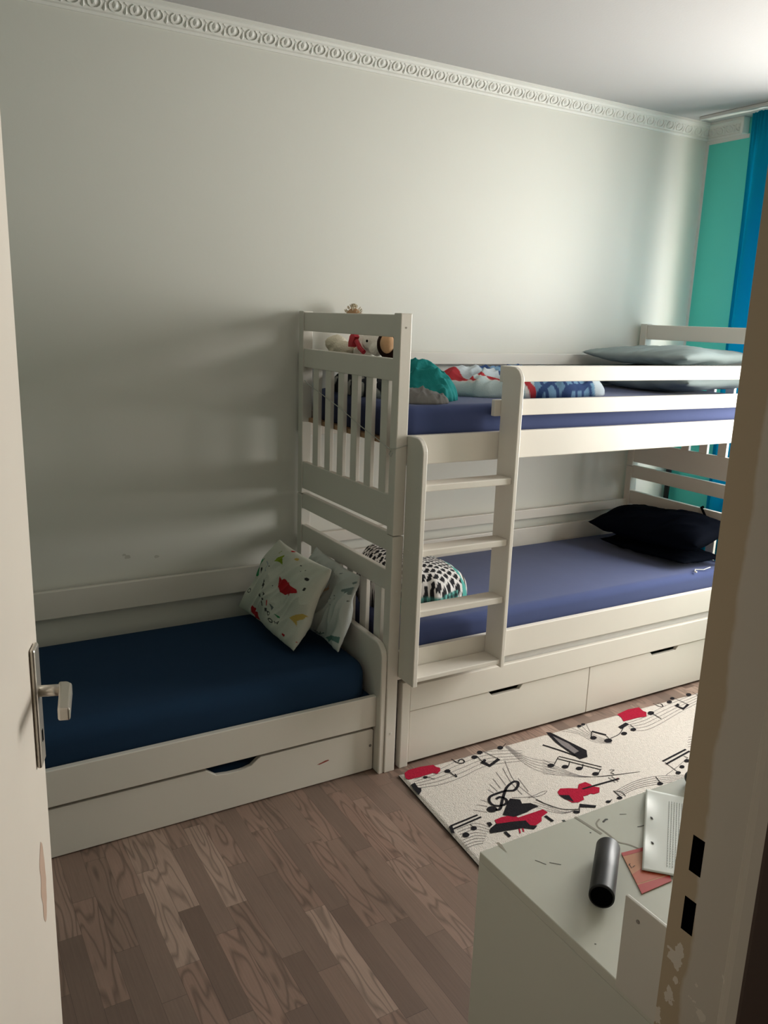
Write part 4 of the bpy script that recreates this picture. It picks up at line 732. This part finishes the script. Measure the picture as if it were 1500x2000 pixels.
a_ = [bm.verts.new(v) for v in vs]; b_ = [bm.verts.new((v[0]+0.02, v[1], v[2])) for v in vs]
bm.faces.new(a_); bm.faces.new(b_[::-1]); [bm.faces.new((a_[i], b_[i], b_[(i+1) % 7], a_[(i+1) % 7])) for i in range(7)]
tube(bm, [(0.085, -0.37, 1.585), (0.083, -0.40, 1.56), (0.085, -0.43, 1.545)], 0.009, 8)
bmesh.ops.recalc_face_normals(bm, faces=bm.faces); obj('ribbon', bm, mat('red_ribbon', (0.38, 0.008, 0.02), 0.6), t_)
dark = mat('dark_brown_plush', (0.015, 0.006, 0.004), 0.9, spec=0.1); tan = mat('tan_plush', (0.42, 0.25, 0.13), 0.9, bump=0.3, bscale=100)
t_ = plush('monkey_toy', 'dark brown plush toy with tan face beside the plush dog', [((0.12, -0.562, 1.58), (0.05, 0.042, 0.055)), ((0.13, -0.59, 1.53), (0.04, 0.05, 0.05)), ((0.13, -0.545, 1.49), (0.03, 0.03, 0.05))], dark, (0.12, -0.55, 1.46), fur=0.0)
bm = bmesh.new(); ellipsoid(bm, (0.088, -0.598, 1.585), (0.026, 0.026, 0.036)); obj('face', bm, tan, t_, smooth=True)
t_ = plush('doll', 'tan doll head peeking above the top board of the headboard', [((0.245, -0.085, 1.455), (0.033, 0.032, 0.070)), ((0.240, -0.08, 1.56), (0.028, 0.028, 0.085)), ((0.222, -0.085, 1.676), (0.03, 0.040, 0.036))], tan, (0.235, -0.085, 1.385), fur=0.0)
bm = bmesh.new()
for k in range(70):
    a = random.uniform(0, math.pi); b = random.uniform(0, 2*math.pi); dv = Vector((0.5*math.sin(a)*math.cos(b)*0.9, math.sin(a)*math.sin(b), abs(math.cos(a)))).normalized()
    c = Vector((0.222, -0.085, 1.680))+Vector((dv.x*0.03, dv.y*0.041, dv.z*0.036)); tube(bm, [c, c+dv*0.008+Vector((0, 0.003*math.sin(k), 0)), c+dv*0.010+Vector((0, 0.006*math.sin(k), 0.003))], 0.0018, 4)
obj('hair', bm, mat('pale_blond_yarn', (0.60, 0.52, 0.38), 0.9), t_)

# string tied across the headboard
bm = bmesh.new()
pts = [(-0.001, -0.085, 1.412), (0.002, -0.12, 1.396), (0.003, -0.22, 1.374), (0.003, -0.31, 1.352), (0.003, -0.39, 1.334), (0.003, -0.48, 1.309), (0.003, -0.56, 1.286), (0.003, -0.66, 1.262), (0.001, -0.755, 1.240), (-0.003, -0.79, 1.233), (-0.003, -0.833, 1.240), (0.010, -0.835, 1.242), (0.044, -0.835, 1.250)]
tube(bm, pts, 0.0016, 6); tube(bm, [(-0.003, -0.803, 1.228), (-0.006, -0.795, 1.215), (-0.004, -0.806, 1.208), (-0.002, -0.812, 1.222)], 0.0016, 6)
o = obj('string', bm, M['string'], smooth=True, origin=(0, -0.45, 1.3)); tag(o, 'thin grey string tied diagonally across the upper bunk headboard', 'string')

# ================================================================ CORNER BEHIND THE FAR HEADBOARD
bm = bmesh.new(); tube(bm, [(2.335, -0.034, 0.0), (2.335, -0.034, 0.90), (2.335, -0.036, 0.925)], [0.016, 0.016, 0.010], 16)
o = obj('pole', bm, M['tube'], smooth=True, origin=(2.335, -0.034, 0)); tag(o, 'dark grey pole standing in the corner against the teal wall', 'pole')
bm = bmesh.new(); box(bm, 2.16, 2.23, -0.24, -0.14, 0.0, 0.675, 0.004)
o = thing('box', 'white box with orange top seen through the far lower slats', 'box', (2.2, -0.19, 0)); obj('box_body', bm, M['plaster'], o)
bm = bmesh.new(); box(bm, 2.162, 2.228, -0.225, -0.155, 0.676, 0.70, 0.004); obj('box_lid', bm, mat('orange_cardboard', (0.75, 0.15, 0.04), 0.6), o)

# ================================================================ RUG
RA = math.atan2(-0.914+0.881, 1.688-0.038)
def rugpt(s, t_, z): return (0.036+s*math.cos(RA)+t_*math.sin(RA)*1.0-0.0*t_, -0.880+s*math.sin(RA)-t_*math.cos(RA)-0.0, z)
RW, RL = 0.80, 1.95
bm = bmesh.new(); n1, n2 = 390, 160
# left edge leans slightly, as in a hand-laid rug
g = [[None]*(n2+1) for _ in range(n1+1)]
for i in range(n1+1):
    for j in range(n2+1):
        s, t_ = RL*i/n1, RW*j/n2; s2 = s-0.060*t_*(1-s/RL)
        x, y, _ = rugpt(s2, t_, 0); e = min(s, RL-s, t_, RW-t_)
        g[i][j] = bm.verts.new((x, y, 0.0125*min(1, 0.55+e/0.012*0.45)+0.0005*nz((x*90, y*90, 0))))
for i in range(n1):
    for j in range(n2): bm.faces.new((g[i][j], g[i][j+1], g[i+1][j+1], g[i+1][j]))
bd = [g[i][0] for i in range(n1+1)]+[g[n1][j] for j in range(1, n2+1)]+[g[i][n2] for i in range(n1-1, -1, -1)]+[g[0][j] for j in range(n2-1, 0, -1)]
lo = [bm.verts.new((v.co.x, v.co.y, 0.0005)) for v in bd]
for i in range(len(bd)): bm.faces.new((bd[i], bd[(i+1) % len(bd)], lo[(i+1) % len(bd)], lo[i])).material_index = 4
bmesh.ops.recalc_face_normals(bm, faces=bm.faces)
ZR = {'g': 0.0137, 'g2': 0.01465, 'r': 0.0140, 'k': 0.0143}; MI = {'r': 1, 'k': 2, 'g': 3, 'g2': 3}
def flat_poly(bm, pts, z, mi):
    vs = [bm.verts.new((x, y, z)) for x, y in pts]
    es = [bm.edges.new((vs[i], vs[(i+1) % len(vs)])) for i in range(len(vs))]
    r = bmesh.ops.triangle_fill(bm, use_beauty=True, use_dissolve=False, edges=es, normal=(0, 0, 1))
    for f in r['geom']:
        if isinstance(f, bmesh.types.BMFace):
            f.material_index = mi
            if f.normal.z < 0: f.normal_flip()
def smooth_path(P, k=5):
    if len(P) < 3: return P
    out = []; Q = [P[0]]+list(P)+[P[-1]]
    for i in range(1, len(Q)-2):
        p0, p1, p2, p3 = [np.array(a) for a in Q[i-1:i+3]]
        for t in np.arange(k)/k: out.append(tuple(0.5*((2*p1)+(-p0+p2)*t+(2*p0-5*p1+4*p2-p3)*t*t+(-p0+3*p1-3*p2+p3)*t**3)))
    out.append(P[-1]); return out
def flat_line(bm, pts, w_, z, mi):
    P = [np.array(p) for p in pts]; L_, R_ = [], []
    for i, p in enumerate(P):
        d = P[min(i+1, len(P)-1)]-P[max(i-1, 0)]; d = d/(np.linalg.norm(d)+1e-9); n_ = np.array((-d[1], d[0]))*w_/2
        L_.append(bm.verts.new((*(p+n_), z))); R_.append(bm.verts.new((*(p-n_), z)))
    for i in range(len(P)-1):
        f = bm.faces.new((L_[i], R_[i], R_[i+1], L_[i+1])); f.material_index = mi; f.normal_update()
        if f.normal.z < 0: f.normal_flip()
for kd, c, wd, pts in RUG_PRINT:
    if kd == 'p': flat_poly(bm, pts, ZR[c], MI[c])
    else: flat_line(bm, smooth_path(pts), wd, ZR[c], MI[c])
rugm = [mat('rug_pile_ivory', (0.62, 0.57, 0.52), 1.0, bump=1.0, bscale=260, vary=0.14, vscale=70, spec=0.05), mat('rug_pile_red', (0.36, 0.015, 0.04), 1.0, bump=0.9, bscale=260, vary=0.2, vscale=90, spec=0.05),
        mat('rug_pile_black', (0.018, 0.017, 0.020), 1.0, bump=0.9, bscale=260, vary=0.3, vscale=90, spec=0.05), mat('rug_pile_grey', (0.20, 0.18, 0.18), 1.0, bump=0.9, bscale=260, spec=0.05), mat('rug_binding', (0.08, 0.07, 0.065), 1.0, spec=0.05)]
o = obj('rug', bm, rugm, origin=(0.9, -1.3, 0)); tag(o, 'cream rug printed with music notes, red violin and piano on the floor', 'rug')

# ================================================================ LOW CHEST / DESK BY THE DOOR
DX0, DX1, DY0, DY1, DZ_ = -0.600, 0.55, YW+0.002, -2.165, 0.720
dk = thing('desk', 'pale white scuffed chest with laminate top beside the doorway', 'desk', (-0.03, -2.4, 0))
bm = bmesh.new(); box(bm, DX0, DX1, DY0, DY1, DZ_-0.018, DZ_, 0.0015)
top = obj('desk_top', bm, M['desk'], dk)
bm = bmesh.new(); box(bm, DX0+0.0005, DX0+0.018, DY0, DY1+0.0005, 0, DZ_-0.0185, 0.001); obj('side_panel', bm, M['desk_side'], dk)
bm = bmesh.new(); box(bm, DX1-0.018, DX1-0.0005, DY0, DY1+0.0005, 0, DZ_-0.0185, 0.001); obj('side_panel', bm, M['desk_side'], dk)
bm = bmesh.new(); box(bm, DX0+0.019, DX1-0.019, DY1-0.018, DY1-0.002, 0.04, DZ_-0.0185, 0.001); obj('front_panel', bm, M['desk_side'], dk)
bm = bmesh.new(); box(bm, DX0-0.0065, DX0-0.0005, DY0, -2.510, 0.716, 0.873, 0.001); up = obj('upright_panel', bm, M['paint2'], dk)
bm = bmesh.new(); tube(bm, [(DX0-0.0075, -2.537, 0.848), (DX0-0.006, -2.537, 0.848)], 0.003, 12); obj('screw', bm, M['screw'], up)
# scuffs and pen strokes on the desk top
zt = DZ_+0.0004; MK = [M['scuff'], M['scuff2'], mat('worn_chipboard_corner', (0.33, 0.30, 0.24), 0.8)]
def stroke(pts, w_, mi):
    bm = bmesh.new(); flat_line(bm, smooth_path(pts), w_, zt, 0); obj('scuff_mark', bm, MK[mi], top)
bm = bmesh.new()
stroke([(-0.364, -2.165), (-0.361, -2.193), (-0.357, -2.231)], 0.006, 0)
stroke([(-0.347, -2.211), (-0.346, -2.236), (-0.347, -2.263), (-0.334, -2.28), (-0.324, -2.305)], 0.0035, 0)
stroke([(-0.347, -2.211), (-0.34, -2.2), (-0.325, -2.193)], 0.003, 0)
stroke([(-0.326, -2.204), (-0.315, -2.2), (-0.311, -2.202)], 0.004, 1)
stroke([(-0.277, -2.247), (-0.268, -2.249), (-0.258, -2.25)], 0.002, 1)
stroke([(-0.277, -2.2), (-0.264, -2.206)], 0.0015, 1)
stroke([(-0.397, -2.164), (-0.39, -2.165)], 0.006, 1)
stroke([(-0.524, -2.232), (-0.52, -2.239), (-0.514, -2.251)], 0.0015, 1)
stroke([(-0.505, -2.249), (-0.49, -2.264)], 0.0015, 1)
stroke([(-0.158, -2.169), (-0.147, -2.183)], 0.003, 0)
stroke([(-0.375, -2.218), (-0.372, -2.218)], 0.003, 1)
stroke([(-0.576, -2.436), (-0.574, -2.438)], 0.0015, 1)
flat_poly(bm, [(-0.557, -2.158), (-0.551, -2.159), (-0.55, -2.168), (-0.556, -2.191), (-0.557, -2.179)], zt, 0)
obj('worn_corner', bm, MK[2:], top)

# black tube lying on the desk
c0, c1 = Vector((-0.400, -2.288, DZ_+0.0225)), Vector((-0.509, -2.381, DZ_+0.0225)); ax = (c1-c0).normalized()
tb = thing('tube_case', 'matt black cylindrical case lying on the desk top', 'case', ((c0+c1)/2-Vector((0, 0, 0.0225))))
bm = bmesh.new(); tube(bm, [c0, c0+ax*0.002, c0+ax*0.08, c0+ax*0.139, c1], [0.020, 0.0215, 0.0215, 0.0215, 0.0213], 40)
obj('case_body', bm, M['tube'], tb, smooth=False)
for p in tb.children[0].data.polygons: p.use_smooth = len(p.vertices) == 4
bm = bmesh.new(); tube(bm, [c1, c1+ax*0.0008], 0.0185, 32); obj('open_end_dark', bm, M['black'], tb)  # black disc paints the dark inside of the open end

# leaflet and sheet of music paper
bm = bmesh.new()
def lp(pts, z, mi): flat_poly(bm, pts, z, mi)
z = DZ_+0.0030
Ap, Bp, Cp, Dp = (-0.368, -2.292), (-0.420, -2.390), (-0.346, -2.391), (-0.285, -2.305)
def mixp(a, b, t): return (a[0]+(b[0]-a[0])*t, a[1]+(b[1]-a[1])*t)
flat_poly(bm, [Ap, Bp, Cp, Dp], z-0.0012, 0); 
vs = [bm.verts.new((*p, DZ_+0.0006)) for p in (Ap, Bp, Cp, Dp)]; bm.faces.new(vs)
flat_poly(bm, [mixp(Ap, Bp, 0), mixp(Ap, Bp, .09), mixp(Dp, Cp, .09), mixp(Dp, Cp, 0)], z-0.0010, 1)
flat_poly(bm, [mixp(Ap, Bp, .80), Bp, Cp, mixp(Dp, Cp, .86)], z-0.0010, 1)
flat_poly(bm, [mixp(Ap, Bp, .55), mixp(Ap, Bp, .77), mixp(Dp, Cp, .83), mixp(Dp, Cp, .3)], z-0.0010, 2)
for a, b in (((-0.383, -2.325), (-0.376, -2.322)), ((-0.381, -2.332), (-0.373, -2.330)), ((-0.379, -2.322), (-0.384, -2.333))): flat_line(bm, [a, b], 0.0012, z-0.0009, 3)
for k in range(3): flat_line(bm, [(-0.372+0.004*k, -2.350-0.006*k), (-0.345+0.004*k, -2.348-0.006*k)], 0.001, z-0.0009, 1)
o = obj('leaflet', bm, [mat('leaflet_tan', (0.55, 0.24, 0.12), 0.35), mat('leaflet_red', (0.45, 0.02, 0.012), 0.5), mat('leaflet_orange', (0.50, 0.10, 0.04), 0.5), M['scuff2']], origin=(-0.36, -2.34, DZ_))
tag(o, 'red and tan printed leaflet under the paper on the desk', 'leaflet')
bm = bmesh.new(); TLp, TRp, BRp, BLp = [np.array(p) for p in ((-0.163, -2.165+0.001), (-0.105, -2.235), (-0.315, -2.405), (-0.374, -2.347))]
def pz(u, v): return DZ_+0.0045+0.012*max(0, 1-u*2.5)**2*math.sin(math.pi*min(1, max(0, v*1.1-0.05)))*(0.5+0.5*math.sin(v*9))
g = [[bm.verts.new((*((TLp*(1-u)+TRp*u)*(1-v)+(BLp*(1-u)+BRp*u)*v), pz(u, v))) for u in np.linspace(0, 1, 21)] for v in np.linspace(0, 1, 41)]
for j in range(40):
    for i in range(20): bm.faces.new((g[j][i], g[j+1][i], g[j+1][i+1], g[j][i+1]))
for k in range(7):
    u = 0.52+0.055*k; us = [(u-0.004, u+0.004)]
    for a, b in us:
        vs = np.linspace(0.10, 0.92, 30)
        for v0, v1 in zip(vs[:-1], vs[1:]):
            P4 = []
            for uu, vv in ((a, v0), (a, v1), (b, v1), (b, v0)): P4.append(bm.verts.new((*((TLp*(1-uu)+TRp*uu)*(1-vv)+(BLp*(1-uu)+BRp*uu)*vv), pz(uu, vv)+0.0010)))
            bm.faces.new(P4).material_index = 1
for u, v in ((0.12, 0.38), (0.16, 0.68)):
    P4 = [bm.verts.new((*((TLp*(1-uu)+TRp*uu)*(1-vv)+(BLp*(1-uu)+BRp*uu)*vv), pz(uu, vv)+0.0012)) for uu, vv in ((u, v), (u+0.02, v+0.02), (u+0.07, v+0.025), (u+0.05, v))]
    bm.faces.new(P4).material_index = 2
o = obj('sheet_music', bm, [mat('glossy_white_paper', (0.62, 0.64, 0.59), 0.5), mat('printed_grey_line', (0.28, 0.30, 0.28), 0.4), M['scuff2']], smooth=True, origin=(-0.24, -2.28, DZ_)); o.modifiers.new('thick', 'SOLIDIFY').thickness = 0.0004
tag(o, 'curled glossy white sheet of lined paper on the desk', 'paper')
bm = bmesh.new(); ellipsoid(bm, (-0.052, -2.200, DZ_+0.017), (0.024, 0.024, 0.017), sub=3)
for v in bm.verts: v.co.z = max(v.co.z, DZ_+0.0005)
gd = thing('gadget', 'small dark grey rounded gadget at the far desk edge', 'gadget', (-0.052, -2.2, DZ_)); obj('gadget_body', bm, mat('dark_grey_plastic', (0.035, 0.038, 0.042), 0.3), gd, smooth=True)
